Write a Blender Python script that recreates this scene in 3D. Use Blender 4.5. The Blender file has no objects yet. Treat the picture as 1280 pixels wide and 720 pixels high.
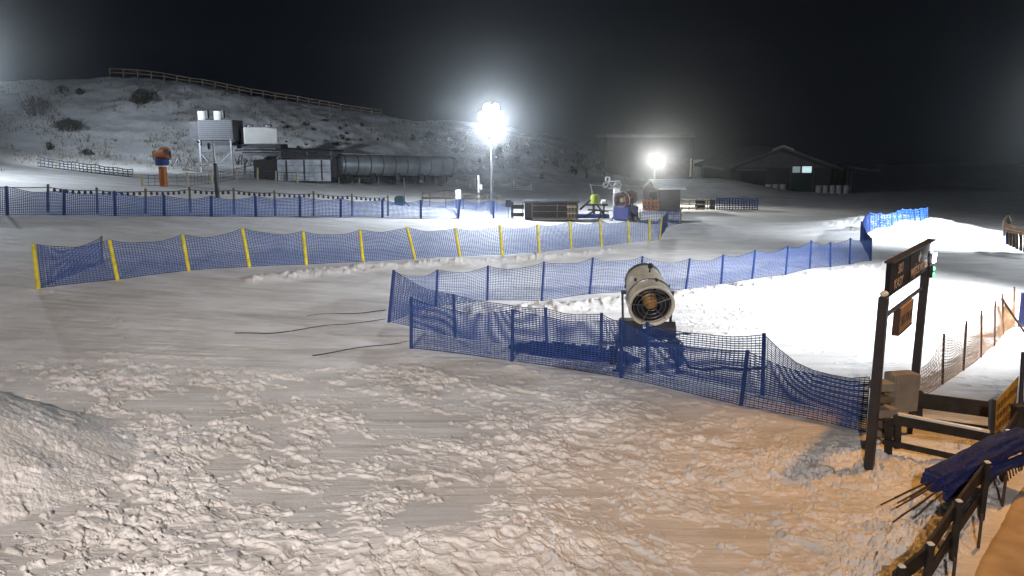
import bpy, math, random
import numpy as np
from mathutils import Vector, Matrix, Euler
random.seed(7); rng = np.random.default_rng(7)
S = bpy.context.scene; COL = S.collection
R = math.radians
# ------------------------------------------------------------------ camera
CH = 5.8; F = 1000.0; TH = math.atan(190/F)
cT, sT = math.cos(TH), math.sin(TH)
cam = bpy.data.cameras.new('camera'); co = bpy.data.objects.new('camera', cam); COL.objects.link(co)
cam.sensor_width = 36; cam.lens = 36*F/1280; cam.clip_end = 3000; cam.clip_start = .1
co.location = (0, 0, CH); co.rotation_euler = (math.pi/2-TH, 0, 0); S.camera = co

def ray(px, py):                       # slopes per unit of world y
    up = (360-py)/F; k = cT+up*sT
    return (px-640)/F/k, (up*cT-sT)/k
def P(px, py, D):
    a, b = ray(px, py); return Vector((a*D, D, CH+b*D))
def ss(a, b, x):
    t = np.clip((x-a)/(b-a), 0, 1); return t*t*(3-2*t)
# ------------------------------------------------------------------ noise
def _h(ix, iy, s):
    n = (ix.astype(np.int64)*374761393 + iy.astype(np.int64)*668265263 + s*1274126177) & 0xffffffff
    n = ((n ^ (n >> 13))*1274126177) & 0xffffffff
    n = n ^ (n >> 16)
    return (n & 0xffff)/65535.0
def vn(x, y, s=0):
    ix = np.floor(x); iy = np.floor(y); fx = x-ix; fy = y-iy
    fx = fx*fx*(3-2*fx); fy = fy*fy*(3-2*fy)
    a = _h(ix, iy, s); b = _h(ix+1, iy, s); c = _h(ix, iy+1, s); d = _h(ix+1, iy+1, s)
    return (a+(b-a)*fx)*(1-fy)+(c+(d-c)*fx)*fy
def fbm(x, y, s=0, o=4, g=.5):
    v = 0; a = 1; t = 0
    for k in range(o):
        v = v+a*vn(x*2**k+k*17.3, y*2**k+k*9.1, s+k); t += a; a *= g
    return v/t
# ------------------------------------------------------------------ terrain
RX = np.array([-2000,-300,0,100,137,205,269,314,372,412,477,520,560,610,680,730,780,820,870,930,1000,1280,3000])
RY = np.array([150,120,104,96,95,99,108,118,127,134,144,152,150,155,168,183,199,212,222,232,238,242,244])
YR = 118.0
_u = np.array([ray(a, b)[0] for a, b in zip(RX, RY)]); _z = np.array([CH+ray(a, b)[1]*YR for a, b in zip(RX, RY)])
def gauss(x, y, cx, cy, sx, sy): return np.exp(-((x-cx)/sx)**2-((y-cy)/sy)**2)
def h0(x, y):
    x = np.asarray(x, float); y = np.asarray(y, float)
    sp = np.log1p(np.exp(np.clip(-x/2.5, -30, 30)))*2.5-.4
    z = .085*np.clip(sp, 0, 60)*ss(12, 30, y)
    u = x/np.maximum(y, 1)
    zr = np.interp(u, _u, _z)+1.2*(vn(x*.07, y*0+3, 4)-.5)*ss(60, 110, y)*0
    yf = 84.0
    t = ss(yf, YR, y); t = .6*t+.4*np.clip((y-yf)/(YR-yf), 0, 1)
    z = z*(1-t)+zr*t
    z = z-.02*np.clip(y-YR-6, 0, 400)
    # dim snow mound left of the barn
    z = z+1.7*gauss(x, y, 19.5, 80, 7, 5)
    # berm in the lit run on the right
    z = z+.8*gauss(x, y, 24.5, 51, 4.0, 3)
    return z
_ys = np.geomspace(5, 200, 2200)
_gc = {}
def G(px, py):
    key = (round(px, 2), round(py, 2))
    if key not in _gc: _gc[key] = _G(px, py)
    return _gc[key].copy()
def _G(px, py):
    a, b = ray(px, py)
    d = CH+b*_ys-h0(a*_ys, _ys)
    i = int(np.argmax(d < 0)); i = max(i, 1)
    t = d[i-1]/(d[i-1]-d[i]); D = _ys[i-1]+(_ys[i]-_ys[i-1])*t
    return Vector((a*D, D, CH+b*D))
def g0(x, y): return float(h0(x, y))

def seg_dist(x, y, a, b):
    dx, dy = b[0]-a[0], b[1]-a[1]; L = dx*dx+dy*dy
    t = np.clip(((x-a[0])*dx+(y-a[1])*dy)/L, 0, 1)
    return np.hypot(x-a[0]-t*dx, y-a[1]-t*dy), t
# stamped footprints on a height map
HX0, HX1, HY0, HY1, HR = -22.0, 20.0, 7.0, 40.0, .03
nx, ny = int((HX1-HX0)/HR), int((HY1-HY0)/HR)
hm = np.zeros((ny, nx))
AL = [G(*p) for p in ((300,440),(514,436),(640,452),(776,473),(926,508),(1082,540))]
def foot(cx, cy, L, W, ang, d, rim=.16):
    rr = L*1.5; i0, i1 = int((cx-rr-HX0)/HR), int((cx+rr-HX0)/HR)+1; j0, j1 = int((cy-rr-HY0)/HR), int((cy+rr-HY0)/HR)+1
    i0, i1 = max(i0, 0), min(i1, nx); j0, j1 = max(j0, 0), min(j1, ny)
    if i1 <= i0 or j1 <= j0: return
    X, Y = np.meshgrid(np.arange(i0, i1)*HR+HX0-cx, np.arange(j0, j1)*HR+HY0-cy)
    c, s = math.cos(ang), math.sin(ang)
    r = np.sqrt(((X*c+Y*s)/L)**2+((-X*s+Y*c)/W)**2)
    m = np.clip(1-r**5, 0, 1); d = d*.5
    hm[j0:j1, i0:i1] = hm[j0:j1, i0:i1]*(1-.75*m) - d*m + rim*d*np.exp(-((r-1.22)/.2)**2)
def yfence(x):                       # front fence line in world
    xs = [p.x for p in AL]; ys = [p.y for p in AL]
    return np.interp(x, [-30]+xs+[40], [23.5]+ys+[10])
def trail(x, y, ang, n, d, st=.36):
    for k in range(n):
        sd = (.1 if k % 2 else -.1)
        foot(x-math.sin(ang)*sd, y+math.cos(ang)*sd, random.uniform(.14, .18), random.uniform(.07, .10), ang+random.uniform(-.2, .2), d*random.uniform(.6, 1.3))
        x += math.cos(ang)*st*random.uniform(.85, 1.2); y += math.sin(ang)*st*random.uniform(.85, 1.2); ang += random.gauss(0, .09)
for k in range(330):
    x = random.uniform(-15, 9); y = random.uniform(8.5, 21)
    if y > float(yfence(x))-1.0: continue
    trail(x, y, random.choice([random.uniform(-.5, .5), random.uniform(2.6, 3.6), random.uniform(-3.1, 3.1), -.62, -.62]), random.randint(8, 22), .055)
for k in range(900):
    x = random.uniform(-15, 9); y = random.uniform(8.5, 20.5)
    if y > float(yfence(x))-.7: continue
    foot(x, y, random.uniform(.12, .3), random.uniform(.07, .14), random.uniform(0, 3.1), random.uniform(.03, .075), .2)
for k in range(46):                   # few steps inside the fenced, groomed part
    q = G(random.choice([random.uniform(840, 1000), random.uniform(1110, 1280)]), random.uniform(360, 480)); 
    trail(q.x, q.y, random.uniform(-3.1, 3.1), random.randint(4, 12), .13, .5)
for k in range(40):
    q = G(random.uniform(690, 900), random.uniform(372, 408)); trail(q.x, q.y, random.uniform(-.4, .4), random.randint(5, 14), .16, .4)
for a in ((205,565,330,618),(212,560,340,616),(196,570,322,622)):
    p, q = G(a[0], a[1]), G(a[2], a[3])
    for t in np.linspace(0, 1, 30): foot(p.x+(q.x-p.x)*t, p.y+(q.y-p.y)*t, .1, .03, math.atan2(q.y-p.y, q.x-p.x), .05)
RAILP = [G(*p) for p in ((1140,800),(1189,708),(1224,652),(1252,604),(1290,552))]
YL = [G(*p) for p in ((330,346),(454,333),(575,326),(674,321),(770,312))]
CL = [G(*p) for p in ((545,386),(677,380),(800,370),(940,352),(1088,330))]
MND = G(-30, 600); CM = G(560, 690)
def detail(x, y):
    z = np.zeros_like(x)
    near = (y < 75)
    xx, yy = x, y
    # bilinear sample of the stamped map
    fx = (xx-HX0)/HR; fy = (yy-HY0)/HR
    ok = (fx > 1) & (fx < nx-2) & (fy > 1) & (fy < ny-2)
    fxc = np.clip(fx, 0, nx-2.001); fyc = np.clip(fy, 0, ny-2.001)
    i = fxc.astype(int); j = fyc.astype(int); a = fxc-i; b = fyc-j
    s = (hm[j, i]*(1-a)+hm[j, i+1]*a)*(1-b)+(hm[j+1, i]*(1-a)+hm[j+1, i+1]*a)*b
    z += np.where(ok, s, 0)
    yf = yfence(xx)
    rough = 1-ss(-2.2+1.2*ss(2, 5, xx), -.4+.2*ss(2, 5, xx), yy-yf)
    rough = .9*rough*np.clip(.84+.3*ss(2, 5, xx)+.28*ss(.38, .58, fbm(xx*.35, yy*.45, 31, 3)), 0, 1.25)
    xa = .8*xx-.6*yy; ya = .6*xx+.8*yy
    w1 = fbm(xx*.9, yy*.9, 8, 3)
    n1 = fbm(xa*1.5+1.5*w1, ya*2.7+2*w1, 5, 5, .55); n2 = fbm(xa*2.9+3*w1, ya*5.2+n1*3, 11, 4, .55)
    n3 = fbm(xx*8+yy, yy*9.5, 15, 2); n4 = fbm(xa*3.2+.7*n1*4, ya*6+2*n2, 19, 3, .6)
    z += rough*(.034*ss(.50, .53, n1)+.022*ss(.53, .56, n2)+.020*ss(.61, .63, n2)+.006*ss(.5, .56, n3)-.024*ss(.022, .0, np.abs(n4-.5))*ss(.42, .55, w1)+.05*(n1-.5)+.22*(fbm(xx*.8, yy*.9, 33, 3)-.5))
    z += .10*(fbm(xx*.5, yy*.5, 3, 3)-.5)*(1-ss(30, 60, yy))
    # groomed middle: long shallow tracks
    mid = 1-rough.clip(0, 1)
    z += mid*(.075*(fbm(xx*.45, yy*4.5+.4*xx, 21, 4)-.5)+.03*(fbm(xx*3, yy*5, 23, 3)-.5))*(1-ss(45, 70, yy))
    # clods along berms
    for L, w, hgt in ((YL, .45, .18), (CL, .7, .20), (AL[1:], .5, .07)):
        for p, q in zip(L[:-1], L[1:]):
            off = -.75 if L is not CL else -1.1
            d, t = seg_dist(xx, yy, (p.x, p.y+off), (q.x, q.y+off))
            m = np.exp(-(d/w)**2)*ss(0, .02, t+.02)
            z = np.maximum(z, z*.3+m*(hgt*(.5+.9*fbm(xx*2.5, yy*2.5, 41, 3))))
            cl = ss(.56, .66, fbm(xx*4.5, yy*4.5, 43, 2))
            z += (.07 if hgt > .1 else .022)*m*cl
    # granular pile at the left edge, low mound at the bottom
    g = np.clip(1-np.sqrt(((xx+11.3)/4.7)**2+((yy-13.3)/3.1)**2)-.10*(fbm(xx*1.3, yy*1.3, 53, 3)-.5), 0, 1)
    gm = ss(0, .04, g); z = z*(1-.85*gm)+2.25*(np.sqrt(g*g+.006)-.077)+gm*(.05*(fbm(xx*14, yy*14, 51, 3, .8)-.5)+0.045*ss(.6, .7, fbm(xx*3.2, yy*3.2, 55, 3))*(1-g))
    z += .30*gauss(xx, yy, CM.x, CM.y, 2.3, 1.1)
    q = G(1170, 272)
    z += ss(.2, .6, gauss(xx, yy, 24.5, 51, 5, 4))*.5*(fbm(xx*1.4, yy*1.4, 61, 3)-.45)
    # trampled clods round the gantry foot and along the railing
    cm = np.exp(-((xx-5.9)/1.5)**2-((yy-13.4)/.9)**2)
    for p, q in zip(RAILP[:-1], RAILP[1:]):
        d, t = seg_dist(xx, yy, (p.x-.75, p.y), (q.x-.75, q.y)); cm = np.maximum(cm, np.exp(-(d/.65)**2))
    cm = np.clip(cm*1.3, 0, 1); c1 = fbm(xx*4.2, yy*5.0, 91, 4, .6); c2 = fbm(xx*9, yy*11, 95, 3, .6)
    z += cm*(.085*ss(.49, .55, c1)+.05*ss(.52, .58, c2)+.10*(c1-.5))
    # flat under the walkway
    d = 1e9
    xr = np.interp(yy, [p.y for p in RAILP], [p.x for p in RAILP])
    walk = ss(-.1, .25, xx-xr)*(1-ss(14.5, 16, yy))
    z = z*(1-walk)
    # hillside lumps
    hl = ss(84, 98, yy)
    z += hl*(1.1*(fbm(xx*.16, yy*.16, 71, 4)-.5)+.35*(fbm(xx*.8, yy*.8, 75, 3)-.5))*(1-.0*hl)
    return z
# ------------------------------------------------------------------ materials
def nodes(m):
    m.use_nodes = True; nt = m.node_tree; nt.nodes.clear()
    o = nt.nodes.new('ShaderNodeOutputMaterial'); b = nt.nodes.new('ShaderNodeBsdfPrincipled')
    nt.links.new(b.outputs[0], o.inputs['Surface']); return nt, b
def mat(name, col, rough=.7, metal=0, var=.25, scale=3, bump=.15, bscale=None, spec=.3, col2=None):
    m = bpy.data.materials.new(name); nt, b = nodes(m); N = nt.nodes.new; L = nt.links.new
    tc = N('ShaderNodeTexCoord'); n = N('ShaderNodeTexNoise'); n.inputs['Scale'].default_value = scale; n.inputs['Detail'].default_value = 6
    L(tc.outputs['Object'], n.inputs['Vector'])
    r = N('ShaderNodeValToRGB'); c2 = col2 or tuple(c*(1-var) for c in col)
    r.color_ramp.elements[0].position = .35; r.color_ramp.elements[1].position = .65
    r.color_ramp.elements[0].color = (*c2, 1); r.color_ramp.elements[1].color = (*col, 1)
    L(n.outputs[0], r.inputs[0]); L(r.outputs[0], b.inputs['Base Color'])
    b.inputs['Roughness'].default_value = rough; b.inputs['Metallic'].default_value = metal
    b.inputs['Specular IOR Level'].default_value = spec
    if bump:
        n2 = N('ShaderNodeTexNoise'); n2.inputs['Scale'].default_value = bscale or scale*6; n2.inputs['Detail'].default_value = 4
        L(tc.outputs['Object'], n2.inputs['Vector'])
        bp = N('ShaderNodeBump'); bp.inputs['Strength'].default_value = bump; bp.inputs['Distance'].default_value = .02
        L(n2.outputs[0], bp.inputs['Height']); L(bp.outputs[0], b.inputs['Normal'])
    return m
def emit(name, col, st):
    m = bpy.data.materials.new(name); nt, b = nodes(m)
    b.inputs['Base Color'].default_value = (.8, .8, .8, 1); b.inputs['Emission Color'].default_value = (*col, 1); b.inputs['Emission Strength'].default_value = st
    return m
def snow_mat(name, a, b_, hill=False):
    m = bpy.data.materials.new(name); nt, b = nodes(m); N = nt.nodes.new; L = nt.links.new
    g = N('ShaderNodeNewGeometry')
    n = N('ShaderNodeTexNoise'); n.inputs['Scale'].default_value = .9 if not hill else .35; n.inputs['Detail'].default_value = 8; n.inputs['Roughness'].default_value = .65
    mp = N('ShaderNodeMapping'); mp.inputs['Scale'].default_value = (.55, 1, 1)
    L(g.outputs['Position'], mp.inputs[0]); L(mp.outputs[0], n.inputs['Vector'])
    r = N('ShaderNodeValToRGB'); e = r.color_ramp.elements
    e[0].position = .36 if not hill else .40; e[1].position = .62 if not hill else .6; e[0].color = (*a, 1); e[1].color = (*b_, 1)
    L(n.outputs[0], r.inputs[0])
    out = r.outputs[0]
    if hill:
        n3 = N('ShaderNodeTexNoise'); n3.inputs['Scale'].default_value = 2.2; n3.inputs['Detail'].default_value = 6; L(mp.outputs[0], n3.inputs['Vector'])
        r3 = N('ShaderNodeValToRGB'); r3.color_ramp.elements[0].position = .60; r3.color_ramp.elements[1].position = .80
        mx = N('ShaderNodeMix'); mx.data_type = 'RGBA'; L(n3.outputs[0], r3.inputs[0]); L(r3.outputs[0], mx.inputs[0])
        L(out, mx.inputs[6]); mx.inputs[7].default_value = (.17, .165, .155, 1); out = mx.outputs[2]
    if not hill:
        mp2 = N('ShaderNodeMapping'); mp2.inputs['Scale'].default_value = (.16, 2.2, 1); mp2.inputs['Rotation'].default_value = (0, 0, .06)
        n4 = N('ShaderNodeTexNoise'); n4.inputs['Scale'].default_value = 1.6; n4.inputs['Detail'].default_value = 9; n4.inputs['Roughness'].default_value = .68
        L(g.outputs['Position'], mp2.inputs[0]); L(mp2.outputs[0], n4.inputs['Vector'])
        r4 = N('ShaderNodeValToRGB'); r4.color_ramp.elements[0].position = .34; r4.color_ramp.elements[1].position = .60
        r4.color_ramp.elements[0].color = (.84, .83, .82, 1); r4.color_ramp.elements[1].color = (1, 1, 1, 1)
        mx4 = N('ShaderNodeMix'); mx4.data_type = 'RGBA'; mx4.blend_type = 'MULTIPLY'; mx4.inputs[0].default_value = 1
        L(n4.outputs[0], r4.inputs[0]); L(out, mx4.inputs[6]); L(r4.outputs[0], mx4.inputs[7]); out = mx4.outputs[2]
    L(out, b.inputs['Base Color']); b.inputs['Roughness'].default_value = .65; b.inputs['Specular IOR Level'].default_value = .25
    n2 = N('ShaderNodeTexNoise'); n2.inputs['Scale'].default_value = 14 if not hill else 3; n2.inputs['Detail'].default_value = 8; n2.inputs['Roughness'].default_value = .7
    L(g.outputs['Position'], n2.inputs['Vector'])
    bp = N('ShaderNodeBump'); bp.inputs['Strength'].default_value = .5; bp.inputs['Distance'].default_value = .03 if not hill else .25
    if not hill:
        b0 = N('ShaderNodeBump'); b0.inputs['Strength'].default_value = .6; b0.inputs['Distance'].default_value = .09
        L(n4.outputs[0], b0.inputs['Height']); L(b0.outputs[0], bp.inputs['Normal'])
    L(n2.outputs[0], bp.inputs['Height']); L(bp.outputs[0], b.inputs['Normal'])
    return m
M = dict(
 snow=snow_mat('snow', (.68,.67,.65), (.88,.88,.88)), hill=snow_mat('hill_snow', (.62,.63,.65), (.84,.85,.86), True),
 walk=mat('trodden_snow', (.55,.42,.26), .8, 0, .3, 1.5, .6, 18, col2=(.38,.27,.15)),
 midblue=mat('light_blue_net', (.06,.13,.40), .6, 0, .3, 6, 0),
 blue=mat('blue_net', (.035,.09,.32), .6, 0, .3, 6, 0), bluepost=mat('blue_post', (.02,.055,.21), .5, 0, .3, 8, .1),
 farblue=mat('pale_blue_net', (.035,.13,.48), .6, 0, .3, 2, 0),
 navy=mat('navy_roll', (.022,.04,.20), .75, 0, .6, 22, .8, 45), navy2=mat('blue_sleeve', (.035,.05,.18), .7, 0, .3, 12, .4, 60),
 rope=mat('rope', (.02,.03,.08), .7, 0, .2, 8, 0),
 yellow=mat('yellow_pole', (.88,.72,.05), .5, 0, .35, 5, .1), orange_net=mat('orange_net', (.78,.48,.28), .7, 0, .4, 4, 0),
 brownpole=mat('brown_pole', (.10,.06,.045), .7, 0, .3, 5, .1), whitenet=mat('grey_net', (.30,.30,.30), .8, 0, .3, 2, 0), darknet=mat('dark_net', (.08,.09,.11), .8, 0, .3, 2, 0),
 wood=mat('dark_wood', (.045,.038,.034), .8, 0, .5, 4, .5, 30), wood2=mat('weathered_wood', (.26,.20,.14), .8, 0, .5, 3, .5, 30),
 palewood=mat('pale_wood', (.50,.42,.28), .8, 0, .3, 3, .3), plywood=mat('grey_plywood', (.30,.27,.23), .8, 0, .25, 3, .3),
 steel=mat('galvanised_steel', (.27,.28,.30), .4, .6, .3, 3, .1), dsteel=mat('dark_steel', (.07,.07,.08), .5, .4, .4, 3, .1),
 post=mat('gantry_paint', (.055,.05,.055), .5, .1, .3, 3, .1), board=mat('sign_board', (.014,.010,.010), .8, 0, .3, 3, .1),
 tan=mat('tan_sign', (.52,.33,.16), .7, 0, .25, 4, .1), letter=mat('pale_letters', (.55,.42,.34), .6, 0, .1, 4, 0), dletter=mat('dark_letters', (.10,.05,.03), .6, 0, .1, 4, 0),
 sun=mat('orange_banner', (.95,.56,.05), .6, 0, .15, 3, .1),
 cream=mat('cream_paint', (.72,.69,.58), .5, 0, .25, 5, .2), orange=mat('orange_paint', (.38,.12,.03), .5, 0, .3, 5, .1),
 red=mat('faded_red_paint', (.17,.065,.055), .6, 0, .45, 4, .2), ochre=mat('ochre_motor', (.42,.24,.07), .6, 0, .3, 6, .1), black=mat('black_rubber', (.02,.02,.022), .7, 0, .3, 5, .2),
 chill=mat('grey_louvre', (.13,.14,.15), .5, .2, .2, 1.5, .1), white=mat('white_panel', (.80,.80,.76), .4, 0, .12, 1.2, .05),
 pane=mat('white_door_panel', (.55,.60,.66), .5, 0, .45, 1.2, .1), tank=mat('dull_tank', (.30,.33,.35), .38, .5, .4, .7, .1),
 roof=mat('snowy_tin_roof', (.62,.66,.70), .5, .3, .2, 3, .1), barn=mat('barn_boards', (.05,.045,.042), .85, 0, .4, 2, .4), barnroof=mat('barn_roof', (.12,.12,.13), .8, 0, .3, 1, .2),
 barnframe=mat('barn_frame', (.11,.11,.12), .8, 0, .3, 1, .2), teal=mat('teal_shutter', (.015,.04,.04), .7, 0, .3, 2, .1),
 barrel=mat('pale_barrel', (.42,.43,.43), .6, 0, .25, 3, .1), plaster=mat('grey_render', (.04,.043,.045), .9, 0, .3, .6, .2),
 bush=mat('bush', (.06,.065,.05), .9, 0, .4, 2, 0), twig=mat('twigs', (.07,.055,.04), .9, 0, .3, 5, 0), grass=mat('dry_grass', (.13,.11,.07), .9, 0, .4, 1, 0),
 hivis=mat('lime_padding', (.30,.38,.05), .6, 0, .2, 5, .1), bulb=mat('dark_bulb', (.03,.03,.035), .5, 0, .2, 5, 0),
 lamp=emit('lamp_lens', (.85,.93,1), 260), lamp2=emit('lamp_lens_small', (1,1,.9), 160), led=emit('led_lens', (.9,.95,1), 60), green=emit('green_signal', (0,1,.25), 3.2),
 win=emit('lit_glass', (.62,.9,.92), .85), windim=emit('dim_glass', (.35,.5,.5), .30), warm=emit('warm_lens', (1,.55,.2), 20),
)
# ------------------------------------------------------------------ mesh helper
class MB:
    def __init__(s): s.v = []; s.f = []; s.n = 0
    def add(s, v, f):
        b = s.n; s.v.append(np.asarray(v, float)); s.f += [tuple(i+b for i in q) for q in f]; s.n += len(v); return s
    def box(s, c, d, rot=None, bev=0):
        x, y, z = d[0]/2, d[1]/2, d[2]/2
        if bev:
            e = min(bev, x*.9, y*.9)
            prof = [(-x+e,-y),(x-e,-y),(x,-y+e),(x,y-e),(x-e,y),(-x+e,y),(-x,y-e),(-x,-y+e)]
            e2 = min(bev, z*.9); k = 1
            rings = [(-z, e2), (-z+e2, 0), (z-e2, 0), (z, e2)]
            v = []
            for zz, ins in rings:
                for px, py in prof: v.append(((px)*(1-ins/x), py*(1-ins/y), zz))
            f = [tuple(range(7, -1, -1)), tuple(range(24, 32))]
            for r in range(3):
                for i in range(8): f.append((r*8+i, r*8+(i+1) % 8, r*8+8+(i+1) % 8, r*8+8+i))
        else:
            v = [(-x,-y,-z),(x,-y,-z),(x,y,-z),(-x,y,-z),(-x,-y,z),(x,-y,z),(x,y,z),(-x,y,z)]
            f = [(3,2,1,0),(4,5,6,7),(0,1,5,4),(1,2,6,5),(2,3,7,6),(3,0,4,7)]
        v = np.array(v)
        if rot is not None:
            m = np.array((Euler(rot) if not isinstance(rot, Matrix) else rot).to_matrix() if not isinstance(rot, Matrix) else rot.to_3x3()); v = v@m.T
        return s.add(v+np.array(c), f)
    def beam(s, p, q, w, h=None, up=(0,0,1), bev=0):
        p, q = Vector(p), Vector(q); d = (q-p); L = d.length; d.normalize(); u = Vector(up)
        if abs(d.dot(u)) > .98: u = Vector((0,1,0))
        x = d.cross(u).normalized(); z = x.cross(d).normalized()
        m = Matrix((x, d, z)).transposed(); h = h or w
        return s.box((p+q)/2, (w, L, h), m.to_4x4(), bev)
    def tube(s, p, q, r, r2=None, n=8, cap=True):
        p, q = Vector(p), Vector(q); r2 = r if r2 is None else r2
        d = (q-p).normalized(); a = Vector((0,0,1)) if abs(d.z) < .9 else Vector((1,0,0))
        x = d.cross(a).normalized(); y = d.cross(x); v = []
        for c, rr in ((p, r), (q, r2)):
            for k in range(n):
                t = 2*math.pi*k/n; v.append(c+x*math.cos(t)*rr+y*math.sin(t)*rr)
        f = [(i, (i+1) % n, n+(i+1) % n, n+i) for i in range(n)]
        if cap: f += [tuple(range(n-1, -1, -1)), tuple(range(n, 2*n))]
        return s.add([tuple(a) for a in v], f)
    def rod(s, pts, r, n=5):                  # one continuous swept rod
        pts = [Vector(p) for p in pts]; v = []; m = len(pts)
        for i, p in enumerate(pts):
            d = (pts[min(i+1, m-1)]-pts[max(i-1, 0)]).normalized(); a = Vector((0,0,1)) if abs(d.z) < .9 else Vector((0,1,0))
            x = d.cross(a).normalized(); y = x.cross(d)
            for k in range(n): t = 2*math.pi*(k+.5)/n; v.append(tuple(p+x*math.cos(t)*r+y*math.sin(t)*r))
        f = [(i*n+k, i*n+(k+1) % n, (i+1)*n+(k+1) % n, (i+1)*n+k) for i in range(m-1) for k in range(n)]
        f += [tuple(range(n-1, -1, -1)), tuple(range((m-1)*n, m*n))]
        return s.add(v, f)
    def path(s, pts, r, n=5):
        for a, b in zip(pts[:-1], pts[1:]): s.tube(a, b, r, n=n, cap=True)
        return s
    def lathe(s, prof, n=24, o=(0,0,0), ax='z', rot=None, closed=False):
        v = []
        for (r, h) in prof:
            for k in range(n):
                t = 2*math.pi*k/n; v.append((r*math.cos(t), r*math.sin(t), h))
        v = np.array(v)
        if ax == 'y': v = v[:, [0, 2, 1]]*np.array([1, 1, 1])
        if ax == 'x': v = v[:, [2, 0, 1]]
        if rot is not None: v = v@np.array(Euler(rot).to_matrix()).T
        f = []; m = len(prof)
        for j in range(m-1 if not closed else m):
            for i in range(n):
                a, b = j*n+i, j*n+(i+1) % n; c, d = ((j+1) % m)*n+(i+1) % n, ((j+1) % m)*n+i
                f.append((a, b, c, d))
        if not closed: f += [tuple(range(n-1, -1, -1)), tuple(range((m-1)*n, m*n))]
        return s.add(v+np.array(o), f)
    def prism(s, poly, p0, ux, uy, ext):      # polygon in the plane p0 + a ux + b uy, extruded by ext
        p0, ux, uy, ext = map(Vector, (p0, ux, uy, ext)); n = len(poly)
        a = [p0+ux*x+uy*y for x, y in poly]; b = [q+ext for q in a]
        f = [tuple(range(n)), tuple(range(2*n-1, n-1, -1))]+[(i, i+n, (i+1) % n+n, (i+1) % n) for i in range(n)]
        return s.add([tuple(q) for q in a+b], f)
    def build(s, name, m, parent=None, world=False, smooth=False):
        v = np.concatenate(s.v) if s.v else np.zeros((0, 3))
        if world and parent is not None: v = v-np.array(parent.location)
        me = bpy.data.meshes.new(name); me.from_pydata(v.tolist(), [], s.f); me.materials.append(M[m] if isinstance(m, str) else m)
        if smooth:
            me.shade_smooth()
            me.set_sharp_from_angle(angle=R(40))
        o = bpy.data.objects.new(name, me); COL.objects.link(o)
        if parent is not None: o.parent = parent
        me.update(); return o
def tag(o, label=None, cat=None, group=None, kind=None):
    if label: o['label'] = label
    if cat: o['category'] = cat
    if group: o['group'] = group
    if kind: o['kind'] = kind
    return o
def thing(name, loc, label, cat, group=None, rz=0):
    o = bpy.data.objects.new(name, None); COL.objects.link(o); o.location = loc; o.rotation_euler = (0, 0, rz); o.empty_display_size = .2
    return tag(o, label, cat, group)
def copy_tree(o, parent=None):
    c = o.copy(); COL.objects.link(c); c.parent = parent
    for ch in [x for x in list(COL.objects) if x.parent == o]: copy_tree(ch, c)
    return c
def grid_mesh(name, V, nr, nc, m, smooth=False):
    me = bpy.data.meshes.new(name); me.vertices.add(nr*nc); me.vertices.foreach_set('co', V.reshape(-1).astype(np.float32))
    i, j = np.meshgrid(np.arange(nr-1), np.arange(nc-1), indexing='ij'); a = (i*nc+j).ravel()
    q = np.stack([a, a+1, a+nc+1, a+nc], 1).astype(np.int32); nf = len(q)
    me.loops.add(nf*4); me.loops.foreach_set('vertex_index', q.ravel()); me.polygons.add(nf)
    me.polygons.foreach_set('loop_start', np.arange(nf, dtype=np.int32)*4); me.polygons.foreach_set('loop_total', np.full(nf, 4, np.int32))
    me.update(calc_edges=True); me.validate()
    if smooth: me.shade_smooth()
    me.materials.append(M[m]); o = bpy.data.objects.new(name, me); COL.objects.link(o); return o
# ------------------------------------------------------------------ ground
uin = np.linspace(-.80, .80, 1500)
uo = np.geomspace(.82, 1.5, 18)
us = np.concatenate([-uo[::-1], uin, uo])
yn = [-60, -30, -12, 0, 5] + list(np.linspace(6, 9.2, 14))
pr = np.arange(770, 266, -.62)          # one row per ~0.6 px
yn += [d for d in (5.8/((p-170)/1000*1.03) for p in pr) if d > 9.25]
yn += list(np.arange(yn[-1]+.5, 84, .5))
yh = list(np.arange(yn[-1], 130, .55))+[133, 140, 150, 170, 200, 250, 300, 400]
def strip(ys):
    ys = np.array(ys, float); w = np.maximum(ys, 8.0)
    X = us[None, :]*w[:, None]
    ext = np.array([20, 60, 150, 320.]); X = np.concatenate([X[:, :1]-ext[::-1], X, X[:, -1:]+ext], 1)
    Y = np.repeat(ys[:, None], X.shape[1], 1)
    Z = h0(X, Y)
    jit = detail(X, Y)
    far = (np.abs(X) > 1.52*w[:, None])
    Z = Z+np.where(far, 0, jit)
    return np.stack([X, Y, Z], 2), X.shape
V, sh = strip(yn); g1 = grid_mesh('snow_ground', V, sh[0], sh[1], 'snow', True); g1['kind'] = 'structure'
V, sh = strip(yh); g2 = grid_mesh('hillside', V, sh[0], sh[1], 'hill', True); g2['kind'] = 'structure'
# walkway: trodden strip right of the railing
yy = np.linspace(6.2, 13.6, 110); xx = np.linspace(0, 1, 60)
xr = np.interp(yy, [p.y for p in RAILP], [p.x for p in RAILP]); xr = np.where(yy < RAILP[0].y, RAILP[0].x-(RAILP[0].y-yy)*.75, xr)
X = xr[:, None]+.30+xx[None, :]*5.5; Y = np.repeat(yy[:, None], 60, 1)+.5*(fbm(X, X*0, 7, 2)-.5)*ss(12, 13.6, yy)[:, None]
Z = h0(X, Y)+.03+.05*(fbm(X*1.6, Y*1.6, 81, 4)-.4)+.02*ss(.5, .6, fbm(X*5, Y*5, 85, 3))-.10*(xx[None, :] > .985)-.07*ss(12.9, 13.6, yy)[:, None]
Z[:, 0] -= .12; o = grid_mesh('walkway', np.stack([X, Y, Z], 2), 110, 60, 'walk', True); o['kind'] = 'structure'

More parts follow.
